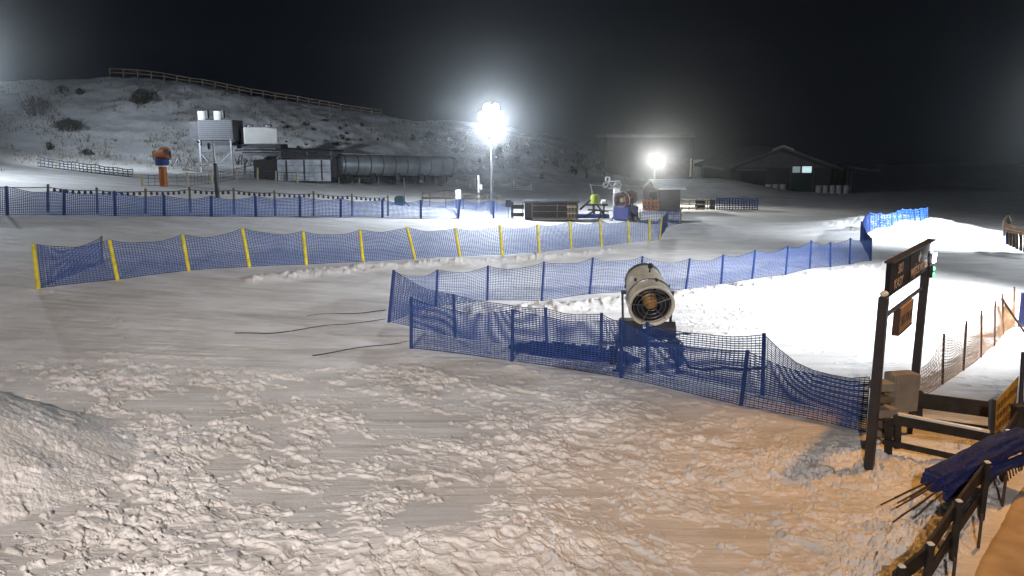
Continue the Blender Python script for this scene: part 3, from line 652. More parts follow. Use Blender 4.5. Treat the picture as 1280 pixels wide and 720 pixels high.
# orange banner sign
Dn = 14.4; a, b = P(1243,503,14.2), P(1273,470,15.6); a2, b2 = P(1240,546,14.2), P(1268,522,15.6)
th = thing('orange_banner', tuple(a2), 'bright orange banner with rows of dark lettering fixed to a post by the railing', 'banner')
mid = MB(); ex = Vector((.03,.0,0)); poly = [a2, b2, b, a]
mid.add([tuple(v) for v in poly]+[tuple(v+Vector((.02,.015,0))) for v in poly], [(0,1,2,3),(7,6,5,4),(0,4,5,1),(1,5,6,2),(2,6,7,3),(3,7,4,0)])
bn = mid.build('banner_panel', 'sun', th, True)
MB().beam(P(1241,500,14.15), G(1237,580), .09, .07, (0,1,0)).build('post', 'dsteel', th, True)
mk = MB()
for r_ in range(3):
    for c_ in range(7):
        if random.random() < .12: continue
        u0 = .08+c_*.125; v0 = .12+r_*.28
        def bl(u, v): return (a2.lerp(b2, u)).lerp(a.lerp(b, u), v)+Vector((.022,-.018,0))
        for q in range(2):
            uu = u0+q*.055; ww = .028; vv0, vv1 = v0, v0+.18*random.uniform(.7, 1)
            pts_ = [bl(uu, vv0), bl(uu+ww, vv0), bl(uu+ww, vv1), bl(uu, vv1)]
            mk.add([tuple(t) for t in pts_], [(0,1,2,3)])
        vm = v0+random.choice([.0, .08, .15]); pts_ = [bl(u0, vm), bl(u0+.08, vm), bl(u0+.08, vm+.03), bl(u0, vm+.03)]; mk.add([tuple(t) for t in pts_], [(0,1,2,3)])
mk.build('lettering', 'dletter', bn, False).location = tuple(-Vector(th.location))
# tall pole at the right edge
tag(MB().tube(G(1274,540), P(1279,440,G(1274,540).y+.2), .04, n=8).build('thin_pole', 'dsteel', smooth=True), 'thin dark pole standing behind the orange banner at the right edge', 'pole')
tag(MB().tube(G(1277,408)-Vector((0,0,.1)), P(1281,366,G(1277,408).y), .11, .10, 10).build('padded_pole', 'navy2', smooth=True), 'pale lilac padded pole at the right edge beyond the orange net fence', 'pole')
# ------------------------------------------------------------------ railing along the walkway
th = thing('wooden_railing', tuple(RAILP[1]), 'dark two-rail wooden railing along the orange-lit walkway in the bottom right corner', 'railing')
rl = [(1120,790),(1154,768),(1190,706),(1226,650),(1252,604),(1276,560)]
rt = [(1122,735),(1155,678),(1196,622),(1233,585),(1258,548),(1278,508)]
RP = []
for (a, b), (c, d) in zip(rl, rt):
    g = G(a, b); h = .93; RP.append((g, g+Vector((.03, 0, h))))
RP = [(G(1118,800), None)]+[(G(a, b), None) for a, b in rl[1:]]
RP = [(g, g+Vector((0, 0, .88))) for g, _ in RP]
for g, t in RP:
    MB().beam(g-Vector((0,0,.2)), t+Vector((0,0,.05)), .08, .08, (0,1,0), .008).build('post', 'wood', th, True)
    MB().box(t+Vector((0,0,.065)), (.08,.08,.03), bev=.012).build('snow_cap', 'white', th, True)
for f0, hh in ((.84, .22), (.36, .16)):
    for (g, t), (g2_, t2) in zip(RP[:-1], RP[1:]):
        o = Vector((-.065,.035,0)); MB().beam(g.lerp(t, f0)+o, g2_.lerp(t2, f0)+o, .04, hh).build('rail', 'wood', th, True)
for (g, t), (g2_, t2) in zip(RP[1:-1], RP[2:]):
    c = g.lerp(g2_, .35)+Vector((.22,0,0)); MB().tube(c-Vector((0,0,.1)), c+Vector((0,0,.52)), .022).build('stake', 'brownpole', th, True)
# dark big post at right edge
g = G(1272, 566); tag(MB().beam(g-Vector((0,0,.2)), P(1274,506,g.y), .2, .2, (0,1,0), .01).build('gate_post', 'wood'), 'thick dark gate post at the right edge beside the orange banner', 'post')
# ------------------------------------------------------------------ rolled blue net on the railing
a, b = P(1163, 604, 11.5), P(1284, 546, 12.6)
ax = (b-a).normalized(); th = thing('rolled_net', tuple(a.lerp(b,.5)), 'rolled up dark blue netting with thin rods sticking out, lying over the railing', 'rolled net')
def roll(a, b, r, m, name, seed, flat=.75, nn=70):
    ax = (b-a).normalized(); x = ax.cross(Vector((0,0,1))).normalized(); z = x.cross(ax); V = []; f = []
    K = 28
    for i in range(nn):
        s = i/(nn-1); c = a.lerp(b, s)+Vector((0,0,.05*math.sin(s*3.1)))
        tw = 2.2*s
        for k in range(K):
            t = 2*math.pi*k/K
            rr = r*(1+.10*math.sin(5*t+tw*3+seed)+.07*math.sin(9*t-tw*2)+.22*(float(vn(np.array(s*10.), np.array(k*.7), seed))-.5))*(1 if .03 < s < .97 else .8)
            V.append(tuple(c+x*math.cos(t)*rr+z*math.sin(t)*rr*flat))
    for i in range(nn-1):
        for k in range(K): f.append((i*K+k, i*K+(k+1) % K, (i+1)*K+(k+1) % K, (i+1)*K+k))
    f += [tuple(range(K-1, -1, -1)), tuple(range((nn-1)*K, nn*K))]
    return MB().add(V, f).build(name, m, th, True, True)
roll(a, b, .215, 'navy', 'net_roll', 3, nn=110)
dn = Vector((.10,-.14,-.22))
roll(a+dn+ax*.12, b+dn-ax*.25, .075, 'navy2', 'sleeve', 8, 1, 50)
for s in (.22, .5, .78):
    c = a.lerp(b, s)+dn; MB().tube(c-ax*.03, c+ax*.03, .084, n=12).build('tie', 'rope', th, True)
for i in range(9):
    o = Vector((random.uniform(-.18,.18), random.uniform(-.12,.12), random.uniform(-.26,.12)))
    s0 = a+ax*.3+o*.7; e = a-ax*random.uniform(.45,.85)+o*1.3+Vector((0,0,-.06*abs(i-5)/5))
    MB().tube(e, s0, .012, n=6).build('rod', 'brownpole', th, True)
for i in range(7):
    s0 = b-ax*.35+Vector((.1+.03*i,-.1,-.2)); MB().tube(s0-ax*(.12*i), s0-ax*(.12*i)+Vector((.03,-.03,-.16)), .013, n=5).build('rod', 'brownpole', th, True)

# ------------------------------------------------------------------ floodlights
def mast(label, basepx, headpx, D, lens, hw=.9, r=.10, heads=4, aim=-1, base=None):
    top = P(headpx[0], headpx[1], D); b = Vector((top.x, D, g0(top.x, D)))
    if base is not None: b = Vector(base)
    th = thing('floodlight_mast', tuple(b), label, 'floodlight', 'floodlight masts round the slope')
    MB().tube((0,0,-.3), (0,0,top.z-b.z-.1), r, r*.55, 10).build('pole', 'steel', th, smooth=True)
    z = top.z-b.z
    MB().beam((-hw,0,z-.12), (hw,0,z-.12), .08).build('crossarm', 'dsteel', th)
    spots = [(0, .25)]+[(hw*.74*math.cos(R(60*q)), .25+hw*.74*math.sin(R(60*q))) for q in range(6)] if heads > 2 else [(-hw*.6, .05), (hw*.6, .05)]
    for x, dz in spots:
        h = MB().lathe([(.12, .16), (.24, .08), (.27, -.02), (.25, -.03)], 16, (x, 0, z+dz), 'y').build('lamp_head', 'dsteel', th, smooth=True)
        MB().lathe([(.235, -.045), (.24, -.035), (.235, -.031)], 16, (x, 0, z+dz), 'y').build('lens', lens, h)
    if heads > 2: MB().beam((0,.12,z-.1), (0,.12,z+.85), .07).build('riser', 'dsteel', th)
    return top
L1 = mast('tall floodlight mast in the middle of the photo with a dazzling cool white lamp', (617,272), (614,148), 58, 'lamp', .80, .10)
L2 = mast('shorter floodlight mast behind the small shed, dazzling warm white', (819,240), (819,201), 72, 'lamp2', .3, .1, 2)
def light(name, typ, loc, power, col, aim=None, size=60, blend=.6, r=.25):
    l = bpy.data.lights.new(name, typ); l.energy = power; l.color = col; l.shadow_soft_size = r
    o = bpy.data.objects.new(name, l); COL.objects.link(o); o.location = loc
    if typ == 'SPOT':
        l.spot_size = R(size); l.spot_blend = blend
        o.rotation_euler = (Vector(aim)-Vector(loc)).to_track_quat('-Z', 'Y').to_euler()
    return o
COOL = (.80, .89, 1.0); WARM = (1.0, .80, .62); ORG = (1.0, .46, .10)
light('lamp_light', 'POINT', L1+Vector((0,-.35,-.62)), 10000, COOL, r=.3)
light('lamp_light', 'SPOT', L2+Vector((0,-.5,0)), 6500, (1,.98,.90), (17, 50, 0), 120, .8, r=.25)
# off-frame masts
p3 = Vector((32.5, 44, 7.6)); L3 = mast('floodlight mast just outside the right edge, lighting the far run', None, (1372,150), 44, 'lamp', .62, .12)
light('lamp_light', 'SPOT', L3+Vector((-.6,-.2,-.1)), 46000, (.84,.91,1), (26.5, 45.5, 0), 78, .9)
light('lamp_light', 'POINT', L3+Vector((-.3,-.5,0)), 2200, (.9,.95,1), r=.3)
L5b = Vector((20.5, 24, g0(20.5, 24)))
th = thing('floodlight_mast', tuple(L5b), 'floodlight mast outside the right edge beside the path, lighting the fenced run', 'floodlight', 'floodlight masts round the slope')
MB().tube((0,0,-.3), (0,0,8.6), .11, .07, 10).build('pole', 'steel', th, smooth=True); MB().beam((-.9,0,8.5), (.9,0,8.5), .08).build('crossarm', 'dsteel', th)
hh = MB().box((-.5,0,8.75), (.5,.3,.3), (0,R(35),0), .03).build('lamp_head', 'dsteel', th); MB().box((-.62,0,8.6), (.4,.26,.04), (0,R(35),0)).build('lens', 'led', hh)
light('lamp_light', 'SPOT', L5b+Vector((-.9,0,8.4)), 27000, (.93,.96,1), (11.8, 27.5, 0), 98, .9)
L4 = mast('floodlight mast just outside the left edge below the hill', None, (-42, 70), 56, 'lamp', .62, .12)
light('lamp_light', 'POINT', L4+Vector((.0,-.35,-.62)), 4200, COOL, r=.4)
light('lamp_light', 'SPOT', L4+Vector((.3,.5,0)), 42000, COOL, (-36, 96, 10), 84, 1, r=.4)
# lamps on the building the camera is mounted on (behind the viewer)
light('wall_lamp_light', 'SPOT', (-8, -22, 19), 46000, (1, .875, .80), (-8.5, 21, 0), 40, .9, r=.3)
light('wall_lamp_light', 'SPOT', (-7, -22, 19), 31000, (1, .875, .80), (2.0, 21, 0), 40, .9, r=.3)
# amber lamp by the walkway
AL_ = Vector((12.3, 15.3, 14.2))
th = thing('street_lamp', (AL_.x, AL_.y, g0(AL_.x, AL_.y)-.3), 'amber street lamp beside the walkway outside the right edge', 'street lamp')
MB().tube((0,0,-.2), (0,0,14.5), .07, .05, 10).build('pole', 'dsteel', th, smooth=True); MB().beam((0,0,14.4), (-.7,0,14.5), .07).build('arm', 'dsteel', th)
MB().box((-.8,0,14.6), (.5,.2,.1), bev=.03).build('lamp_head', 'dsteel', th); MB().box((-.8,0,14.53), (.4,.16,.03)).build('lens', 'warm', th)
light('street_lamp_light', 'SPOT', AL_+Vector((-.8,0,-.05)), 5600, ORG, (7.2, 10.4, 0), 62, 1, r=.35)
# ------------------------------------------------------------------ lamp post, chillers, tank
D = G(272, 247).y; g = G(272, 247); sc = D/1000
th = thing('lamp_post', tuple(g), 'slim grey post with a flat white lamp plate, in front of the left chiller', 'post')
MB().tube((0,0,-.2), (0,0,(247-202)*sc), .15, .13, 10).build('lower_pole', 'dsteel', th, smooth=True)
MB().tube((-.02,0,(247-202)*sc), (-.05,0,(247-180)*sc), .07, .05, 10).build('upper_pole', 'steel', th, smooth=True)
MB().box((-.15,-.1,(247-203.5)*sc), (.62,.3,.10), bev=.03).build('lamp_plate', 'white', th)
MB().box((-.33,-.05,(247-184)*sc), (.16,.16,.4), bev=.03).build('loudspeaker', 'dsteel', th)
Dc = 76.0
def rect_box(mb, x0, y0, x1, y1, D, depth, bev=0):
    a, b = P(x0, y1, D), P(x1, y0, D); return mb.box(((a.x+b.x)/2, D+depth/2, (a.z+b.z)/2), (b.x-a.x, depth, b.z-a.z), None, bev)
base = P(264, 207, Dc); 
th = thing('chiller_unit', tuple(base), 'tall grey louvred chiller unit with two bright round fan hoods, raised on a steel frame', 'chiller')
hs = rect_box(MB(), 248, 150, 290, 175, Dc, 3.0, .03).build('housing', 'chill', th, True)
lv = MB()
for i in range(9): rect_box(lv, 248.5, 151.5+i*2.5, 289.5, 152.3+i*2.5, Dc-.05, .06)
lv.build('louvres', 'dsteel', th, True)
rect_box(MB(), 238, 152, 247.6, 174, Dc+1.3, 1.6).build('side_duct', 'dsteel', th, True)
for x in (252.5, 272.5):
    c = P(x, 143, Dc+.9); MB().lathe([(.36,-.55),(.40,-.5),(.40,.30),(.32,.32),(.32,-.2)], 16, tuple(c)).build('fan_hood', 'white', th, True, True)
    c = P(x+6, 143, Dc+1.0); MB().box(c, (.25,.4,.72)).build('hood_flap', 'dsteel', th, True)
rect_box(MB(), 247, 175.2, 291, 182, Dc+.2, 2.6).build('pipe_tray', 'dsteel', th, True)
for x0, x1 in ((249, 266), (274, 289)): rect_box(MB(), x0, 182.4, x1, 190, Dc+.1, .3).build('panel', 'chill', th, True)
for x in (249.5, 288.5):
    for dy in (0, 2.6): a = P(x, 175, Dc+dy+.1); MB().beam(a, (a.x, a.y, g0(a.x, a.y)-.2), .16).build('leg', 'steel', th, True)
for (x0, y0, x1, y1) in ((250,191,262,204),(288,191,276,203),(250,206,288,206)): MB().beam(P(x0,y0,Dc+.1), P(x1,y1,Dc+.1), .10).build('brace', 'steel', th, True)
for s in (248, 290): MB().beam(P(s,178,Dc), P(s+(-3 if s < 260 else 3),176,Dc-.3), .12).build('bracket', 'steel', th, True)
Dc2 = 77.0
th = thing('container_unit', tuple(P(324, 205, Dc2)), 'bright white boxy plant container on a raised steel deck, right of the louvred chiller', 'plant container')
ca, sa = math.cos(R(34)), math.sin(R(34)); c0 = P(306, 180, Dc2); zt = P(306, 159, Dc2).z; Lc = 3.15; dc = 2.6
MB().box((c0.x+ca*Lc/2-sa*dc/2, c0.y+sa*Lc/2+ca*dc/2, (zt+c0.z)/2), (Lc, dc, zt-c0.z), (0,0,R(34)), .04).build('body', 'white', th, True)
MB().box((c0.x-sa*dc*.55, c0.y+ca*dc*.55, zt-.55), (.06,.5,.6), (0,0,R(34))).build('hatch', 'black', th, True)
for x in (312, 335): MB().lathe([(.3,0),(.36,.02),(.36,.15),(.26,.2)], 14, tuple(P(x,158.6,Dc2+1))).build('roof_vent', 'steel', th, True, True)
rect_box(MB(), 296, 180.4, 351, 185.5, Dc2+.1, 2.4).build('skid', 'dsteel', th, True)
rect_box(MB(), 294, 187, 354, 189, Dc2-.4, 3.4).build('deck', 'dsteel', th, True)
rect_box(MB(), 303, 190, 352, 194.5, Dc2+.1, .2).build('fascia', 'chill', th, True)
for x in (305, 329, 351):
    a = P(x, 190, Dc2+.4); MB().beam(a, (a.x, a.y, g0(a.x, a.y)-.2), .14).build('leg', 'steel', th, True)
for (x0, x1) in ((306, 317), (350, 341)): MB().beam(P(x0,195,Dc2+.3), P(x1,203,Dc2+.3), .1).build('brace', 'steel', th, True)
th = thing('equipment_shelter', tuple(G(383, 226)), 'low shelter with a flat dark roof over white panelled doors, between container and tank', 'shelter')
Ds = 74.0
rf = MB(); a, b = P(345,186.5,Ds), P(418,189.5,Ds); rf.beam(a+Vector((0,2,0)), b+Vector((0,2,0)), 4.4, .14); rf.build('roof', 'dsteel', th, True)
MB().beam(P(352,195,Ds+.4), P(415,196,Ds+.4), .5, .25).build('pipe_rack', 'dsteel', th, True)
for i, (x0, x1) in enumerate(((347.5,369),(370,391),(392,412.5))):
    o = rect_box(MB(), x0, 199.5, x1, 226+(i*.3), Ds, .15, .02).build('door', 'pane', th, True)
    fm = MB(); xm = (x0+x1)/2
    rect_box(fm, xm-.4, 200, xm+.2, 225.5, Ds-.03, .06); rect_box(fm, x0+.5, 207, x1-.5, 207.5, Ds-.03, .06); rect_box(fm, x0+.5, 215, x1-.5, 215.6, Ds-.03, .06)
    fm.build('door_battens', 'dsteel', o, False).location = tuple(-Vector(th.location))
rect_box(MB(), 318, 200, 347, 226, Ds+.1, 3.5).build('grey_bay', 'post', th, True)
rect_box(MB(), 413, 197, 420, 222, Ds+.6, 2.0).build('end_bay', 'dsteel', th, True)
for x in (350, 384, 414): a = P(x, 189, Ds+.3); MB().beam(a, (a.x, a.y, P(x,199.3,Ds+.3).z), .12).build('roof_post', 'steel', th, True)
# long tank
a, b = P(424, 206, 76), P(566, 208, 83); r_ = .98
th = thing('storage_tank', tuple(a.lerp(b, .5)-Vector((0,0,1.4))), 'long dull steel tank lying on its side on saddles below the hill', 'tank')
axv = (b-a); Lt = axv.length; axd = axv.normalized(); q = axd.to_track_quat('Z', 'X').to_matrix()
prof = [(.1, -.35), (.5, -.28), (.85, -.12), (r_, 0), (r_, Lt), (.85, Lt+.12), (.3, Lt+.3)]
t_ = MB().lathe(prof, 32); t_.v[0] = t_.v[0]@np.array(q).T+np.array(a); t_.build('shell', 'tank', th, True, True)
for k in range(10):
    s = .02+k*.105; c = a+axd*(Lt*s); hb_ = MB().lathe([(r_-.01, -.05), (r_+.035, -.05), (r_+.035, .05), (r_-.01, .05)], 32, closed=True); hb_.v[0] = hb_.v[0]@np.array(q).T+np.array(c); hb_.build('hoop', 'dsteel', th, True)
for k in range(5):
    c = a+axd*(Lt*(.08+k*.21)); MB().box((c.x, c.y, c.z-1.15), (.4, 1.5, .9)).build('saddle', 'plaster', th, True)
wk = MB(); wk.beam(a+axd*.3+Vector((0,-.1,r_+.06)), a+axd*Lt*.8+Vector((0,-.1,r_+.04)), .25, .06); wk.build('walkway_plank', 'steel', th, True)
MB().beam(a+Vector((-1.4,-.4,-.1)), a+Vector((-.2,-.4,-.1)), .1).build('pipe', 'steel', th, True)
# lattice of pipes between chiller and cannon
th = thing('pipe_lattice', tuple(G(235, 212)), 'tangle of grey pipes and struts on the ground left of the louvred chiller', 'pipework')
for i in range(16):
    x0 = random.uniform(214, 244); y0 = random.uniform(192, 200); x1 = x0+random.uniform(-9, 9); MB().tube(P(x0, y0, 75+random.uniform(-1, 1)), P(x1, 208, 75+random.uniform(-1,1)), .045, n=5).build('strut', 'steel', th, True)
th = thing('pipe_lattice', tuple(G(300, 207)), 'tangle of grey pipes and struts between the chiller frame and the container deck', 'pipework')
for i in range(12):
    x0 = random.uniform(292, 316); y0 = random.uniform(192, 200); x1 = x0+random.uniform(-6, 6); MB().tube(P(x0, y0, 76+random.uniform(-1, 1)), P(x1, 206, 76+random.uniform(-1,1)), .045, n=5).build('strut', 'steel', th, True)
# ------------------------------------------------------------------ things in the middle distance
# ski rack with two long dark boards
th = thing('ski_rack', tuple(G(551, 262)), 'long ski rack of two dark rails on the left of the white board', 'ski rack', 'ski racks in front of the bank')
D = 61.0
for y in (241.5, 247.5): MB().beam(P(527,y,D), P(573,y,D), .12, .16).build('rail', 'wood', th, True)
for x in (528, 537, 557, 570): a = P(x, 240, D+.1); MB().beam((a.x,a.y,g0(a.x,a.y)-.1), a, .09).build('post', 'wood2', th, True)
rect_box(MB(), 554, 238.5, 568, 240.6, D, .2).build('bundle', 'black', th, True)
th = thing('ski_rack', tuple(G(600, 262)), 'long ski rack of two dark rails behind the floodlight mast', 'ski rack', 'ski racks in front of the bank')
for y in (242.3, 248.2): MB().beam(P(577,y,D), P(623,y,D), .12, .16).build('rail', 'wood', th, True)
for x in (579, 595, 609, 621): a = P(x, 241, D+.1); MB().beam((a.x,a.y,g0(a.x,a.y)-.1), a, .09).build('post', 'wood2', th, True)
th = thing('notice_board', tuple(G(573, 270)), 'small white notice board on a leaning dark post between the two ski racks', 'notice board')
rect_box(MB(), 569.5, 237, 576, 249, 59, .06, .01).build('board', 'white', th, True); MB().beam(P(573.5,249,59), G(572,272), .09, .09, (0,1,0)).build('post', 'bluepost', th, True)
th = thing('marker_post', tuple(G(598, 256)), 'white post with a small white box in front of the sagging netting', 'post')
D = 63; a = P(598,219,D); MB().tube((a.x,D,g0(a.x,D)-.1), a, .09).build('post', 'barrel', th, True); rect_box(MB(), 599.5, 231, 602.5, 237, D-.2, .25, .02).build('box', 'white', th, True)
th = thing('green_crate', tuple(G(498, 262)), 'small dark green bin standing behind the far blue net fence', 'bin')
rect_box(MB(), 493, 248, 504, 257, 60, .7, .04).build('bin', 'teal', th, True); MB().prism([(-.36,0),(.36,0),(.22,.16),(-.22,.16)], P(498.5,248,60), (1,0,0), (0,0,1), (0,.7,0)).build('lid', 'teal', th, True)
MB().tube((P(505,222,60.3)).xyz, (P(505,222,60.3).x, 60.3, -.1), .03).build('rod', 'dsteel', th, True)
MB().beam(P(506,252,59.8), P(512,258,59.8), .08).build('arm', 'dsteel', th, True)
lg = P(498,257,60); MB().box((lg.x, 60.35, lg.z/2+.3), (.5,.5,lg.z-.0)).build('stand', 'dsteel', th, True)
# dark counter / stacked boards
D = G(690, 276).y
th = thing('dark_counter', tuple(G(690,276)), 'long dark timber booth with a framed front, right of the floodlight mast', 'booth')
rect_box(MB(), 656, 254, 723, 274.5, D+.1, 1.2, .02).build('body', 'black', th, True)
rect_box(MB(), 655, 251.5, 725, 253.7, D-.15, 1.6).build('counter_top', 'dsteel', th, True)
for x in (664.5, 696, 709, 721): rect_box(MB(), x, 254, x+1.2, 275, D, .08).build('upright', 'wood2', th, True)
for y in (256.5, 264, 271.5): rect_box(MB(), 666, y, 720, y+.8, D+.03, .06).build('slat', 'wood2', th, True)
rect_box(MB(), 666, 273.5, 708, 274.6, D-.05, .1).build('snowy_sill', 'white', th, True)
th = thing('slatted_bench', tuple(G(648,276)), 'dark two-board barrier joined to the left end of the timber booth', 'barrier')
for y in (256, 266): rect_box(MB(), 639, y, 655, y+5.0, D+.1, .08).build('board', 'black', th, True)
for x in (641, 653): rect_box(MB(), x, 253, x+1, 276, D+.2, .08).build('post', 'dsteel', th, True)
th = thing('small_sign', tuple(G(635,262)), 'small grey box on a post between the floodlight mast and the dark booth', 'box')
rect_box(MB(), 632, 250, 638.5, 259, D+.6, .3, .02).build('box', 'plaster', th, True); rect_box(MB(), 634.8, 259, 635.8, 274, D+.7, .08).build('post', 'dsteel', th, True)
th = thing('wooden_crate', tuple(G(716,277)), 'open weathered crate at the right end of the dark booth', 'crate')
for x in (709.5, 713, 717): rect_box(MB(), x, 256, x+2.2, 275, D-.35, .06).build('slat', 'wood2', th, True)
for y in (258, 266, 273): rect_box(MB(), 708.5, y, 720.5, y+1.6, D-.42, .05).build('batten', 'palewood', th, True)
# ski lift station
D = 60.0
th = thing('lift_station', tuple(G(768,266)), 'pale drag lift drive with two pulley wheels and a square top frame', 'ski lift')
a = P(768,240,D); MB().tube((a.x+.05,D,g0(a.x,D)-.1), (a.x,D,a.z), .14, .11).build('column', 'barrel', th, True, True)
MB().beam(P(758,227,D), P(776,226,D), .10).build('crossbeam', 'barrel', th, True)
fr_ = MB()
for (x0,y0,x1,y1) in ((757.5,221.5,762,221.5),(757.5,226.5,757.5,221.5),(762,226.5,762,221.5),(760,226,765,234),(771,226,766,234),(760,235,776,235)): fr_.tube(P(x0,y0,D), P(x1,y1,D), .07, n=6)
fr_.build('head_frame', 'barrel', th, True)
for x, y in ((757,231), (773,231)): MB().lathe([(.08,-.06),(.24,-.06),(.20,0),(.24,.06),(.08,.06)], 18, tuple(P(x,y,D-.1)), 'y', closed=True).build('pulley', 'steel', th, True)
MB().beam(P(776,231.5,D), P(802,233.5,D+5), .35, .09).build('guide_arm', 'steel', th, True)
MB().beam(P(739,231.5,D), P(757,232,D), .05).build('guide_rod', 'steel', th, True)
hd = MB().box(P(771,238.5,D-.2), (.5,.4,.35), bev=.06).build('motor_cover', 'white', th, True)
th = thing('padded_post', tuple(G(743,272)), 'lime yellow safety pad on a dark lift post left of the lift drive', 'safety pad')
a = P(743.5,249,57.5); MB().lathe([(.2,-.36),(.3,-.3),(.32,.1),(.26,.3),(.1,.36)], 14, tuple(a)).build('pad', 'hivis', th, True, True)
MB().tube((a.x,57.5,g0(a.x,57.5)-.1), P(741,243,57.5), .09).build('post', 'dsteel', th, True)
MB().tube(P(738,230,57.5), P(741,243,57.5), .04).build('rod', 'steel', th, True)
fr_ = MB()
for (x0,y0,x1,y1) in ((725,262,738,250),(728,272,746,262),(735,262,760,264),(752,262,748,275),(746,255,757,272),(731,256,760,256)): fr_.tube(P(x0,y0,56.5), P(x1,y1,56.8), .07, n=6)
fr_.build('strut_frame', 'dsteel', th, True)
rect_box(MB(), 722, 268, 762, 274.5, 57.2, .6, .05).build('snowy_plinth', 'navy2', th, True)
th = thing('lift_motor', tuple(G(755,262)), 'small bright white motor housing beside the lime yellow pad', 'motor')
a = P(755,253,57); MB().lathe([(.05,-.22),(.2,-.18),(.22,.1),(.1,.22)], 14, tuple(a), 'x').build('housing', 'white', th, True, True); MB().tube((a.x,57,g0(a.x,57)-.1), a, .06).build('stand', 'dsteel', th, True)
# shed
D = 62.0; gb = G(829, 262)
th = thing('wooden_shed', (gb.x, D, g0(gb.x, D)), 'small dark wooden shed with a snow-dusted tin roof below the shorter floodlight', 'shed')
rz = 0
wl = rect_box(MB(), 824.5, 236, 851, 263.5, D, 2.2).build('wall', 'wood', th, True)
gw = MB(); q = [P(804,262,D+1.6), P(824.4,263,D), P(824.4,237,D), P(812,228,D+.8), P(804,236,D+1.6)]
gw.add([tuple(v) for v in q]+[tuple(v+Vector((.5,.9,0))) for v in q], [(0,1,2,3,4),(9,8,7,6,5)]+[(i,(i+1)%5,(i+1)%5+5,i+5) for i in range(5)]); gw.build('gable_wall', 'wood', th, True)
q = [P(822,237.2,D-.3), P(857,237,D-.3), P(846.5,226,D+1.5), P(811,226,D+1.5)]
rf = MB().add([tuple(v) for v in q]+[tuple(v+Vector((0,0,.09))) for v in q], [(3,2,1,0),(4,5,6,7),(0,1,5,4),(1,2,6,5),(2,3,7,6),(3,0,4,7)]); rf = rf.build('roof', 'roof', th, True)
sm = MB()
for k in range(5):
    t = k/4; a = Vector(q[0]).lerp(Vector(q[3]), .1+.8*t); b = Vector(q[1]).lerp(Vector(q[2]), .1+.8*t); sm.beam(a+Vector((0,0,.11)), b+Vector((0,0,.11)), .05, .03)
sm.build('roof_ridges', 'steel', rf, False).location = tuple(-Vector(th.location))
q2 = [P(802,236.5,D+2.2), P(811.2,226.2,D+1.5), P(822.5,237.4,D-.3)]
ef = MB().beam(q2[0], q2[1], .12, .14).beam(q2[1], q2[2], .12, .14).build('bargeboard', 'wood2', th, True)
rect_box(MB(), 812, 240, 821, 252, D-.05, .05).build('window', 'plaster', th, True)
# orange mesh crate in front of shed
D = 59.5
th = thing('orange_crate', tuple(G(813,264)), 'bright orange plastic barrier pieces stacked in front of the shed', 'barrier')
for x in (803, 808, 813, 818, 822): rect_box(MB(), x, 247+random.uniform(-1,3), x+1.8, 262, D+random.uniform(-.2,.2), .1).build('upright', 'orange', th, True)
for y in (250, 255, 260): rect_box(MB(), 803, y, 824, y+2.4, D, .1).build('bar', 'orange', th, True)
th = thing('pallet_rack', tuple(G(873,263)), 'low dark rack of pallets between the shed and the short blue fence', 'rack')
D = 62
for y in (249.5, 255, 260): rect_box(MB(), 852, y, 893, y+1.3, D, .9).build('shelf', 'palewood' if y > 254 else 'wood2', th, True)
for x in (852, 861, 870, 878, 884, 892): rect_box(MB(), x, 248, x+1.2, 262.5, D-.05, .1).build('upright', 'black', th, True)
rect_box(MB(), 870, 250.5, 882, 262, D+.3, .5).build('box', 'black', th, True); rect_box(MB(), 888, 250, 894.5, 262, D-.1, .4).build('crate', 'plaster', th, True)
# ------------------------------------------------------------------ barn
D = 84.0; gb = P(978, 241, D)
th = thing('barn', (gb.x, D, g0(gb.x, D)), 'large dark gabled barn in the distance with one lit window', 'barn')
x0, x1 = P(912,241,D).x, P(1037,241,D).x; zb = g0(gb.x, D)-.5; ze = P(912,209,D).z; za = P(975,186,D).z; xm = P(975,186,D).x
w = MB().add([(x0,D,zb),(x1,D,zb),(x1,D,ze),(xm,D,za),(x0,D,ze)]+[(x,D+12,z) for x,z in ((x0,zb),(x1,zb),(x1,ze),(xm,za),(x0,ze))], [(0,1,2,3,4),(9,8,7,6,5)]+[(i,i+5,(i+1)%5+5,(i+1)%5) for i in range(5)]).build('wall', 'barn', th, True)
ov = .9
r_ = MB()
for sgn, xe in ((-1, x0-ov), (1, x1+ov)):
    ze2 = ze-(za-ze)/(xm-x0)*ov*.9
    q = [(xm,D-1,za+.02),(xe,D-1,ze2),(xe,D+13,ze2),(xm,D+13,za+.02)]; q = q if sgn > 0 else q[::-1]
    r_.add([(x,y,z+.0) for x,y,z in q]+[(x,y,z+.22) for x,y,z in q], [(3,2,1,0),(4,5,6,7),(0,1,5,4),(1,2,6,5),(2,3,7,6),(3,0,4,7)])
rr = r_.build('roof', 'barnroof', th, True)
MB().beam((xm-1.1,D-1.05,za-.1), (xm,D-1.05,za+.33), .12,.16).beam((xm,D-1.05,za+.33), (xm+1.1,D-1.05,za-.1), .12,.16).build('ridge_cap', 'barrel', rr, False).location = tuple(-Vector(th.location))
gl = MB().add([(x0+.6,D-.06,ze-.05),(x1-.6,D-.06,ze-.05),(xm,D-.06,za-.25)]+[(x0+.6,D-.03,ze-.05),(x1-.6,D-.03,ze-.05),(xm,D-.03,za-.25)], [(0,1,2),(5,4,3),(0,3,4,1),(1,4,5,2),(2,5,3,0)]).build('gable_panel', 'barnframe', th, True)
for xa in (958, 987.5, 1016): rect_box(MB(), xa, 207, xa+1.6, 241, D-.12, .12).build('pillar', 'barnframe', th, True)
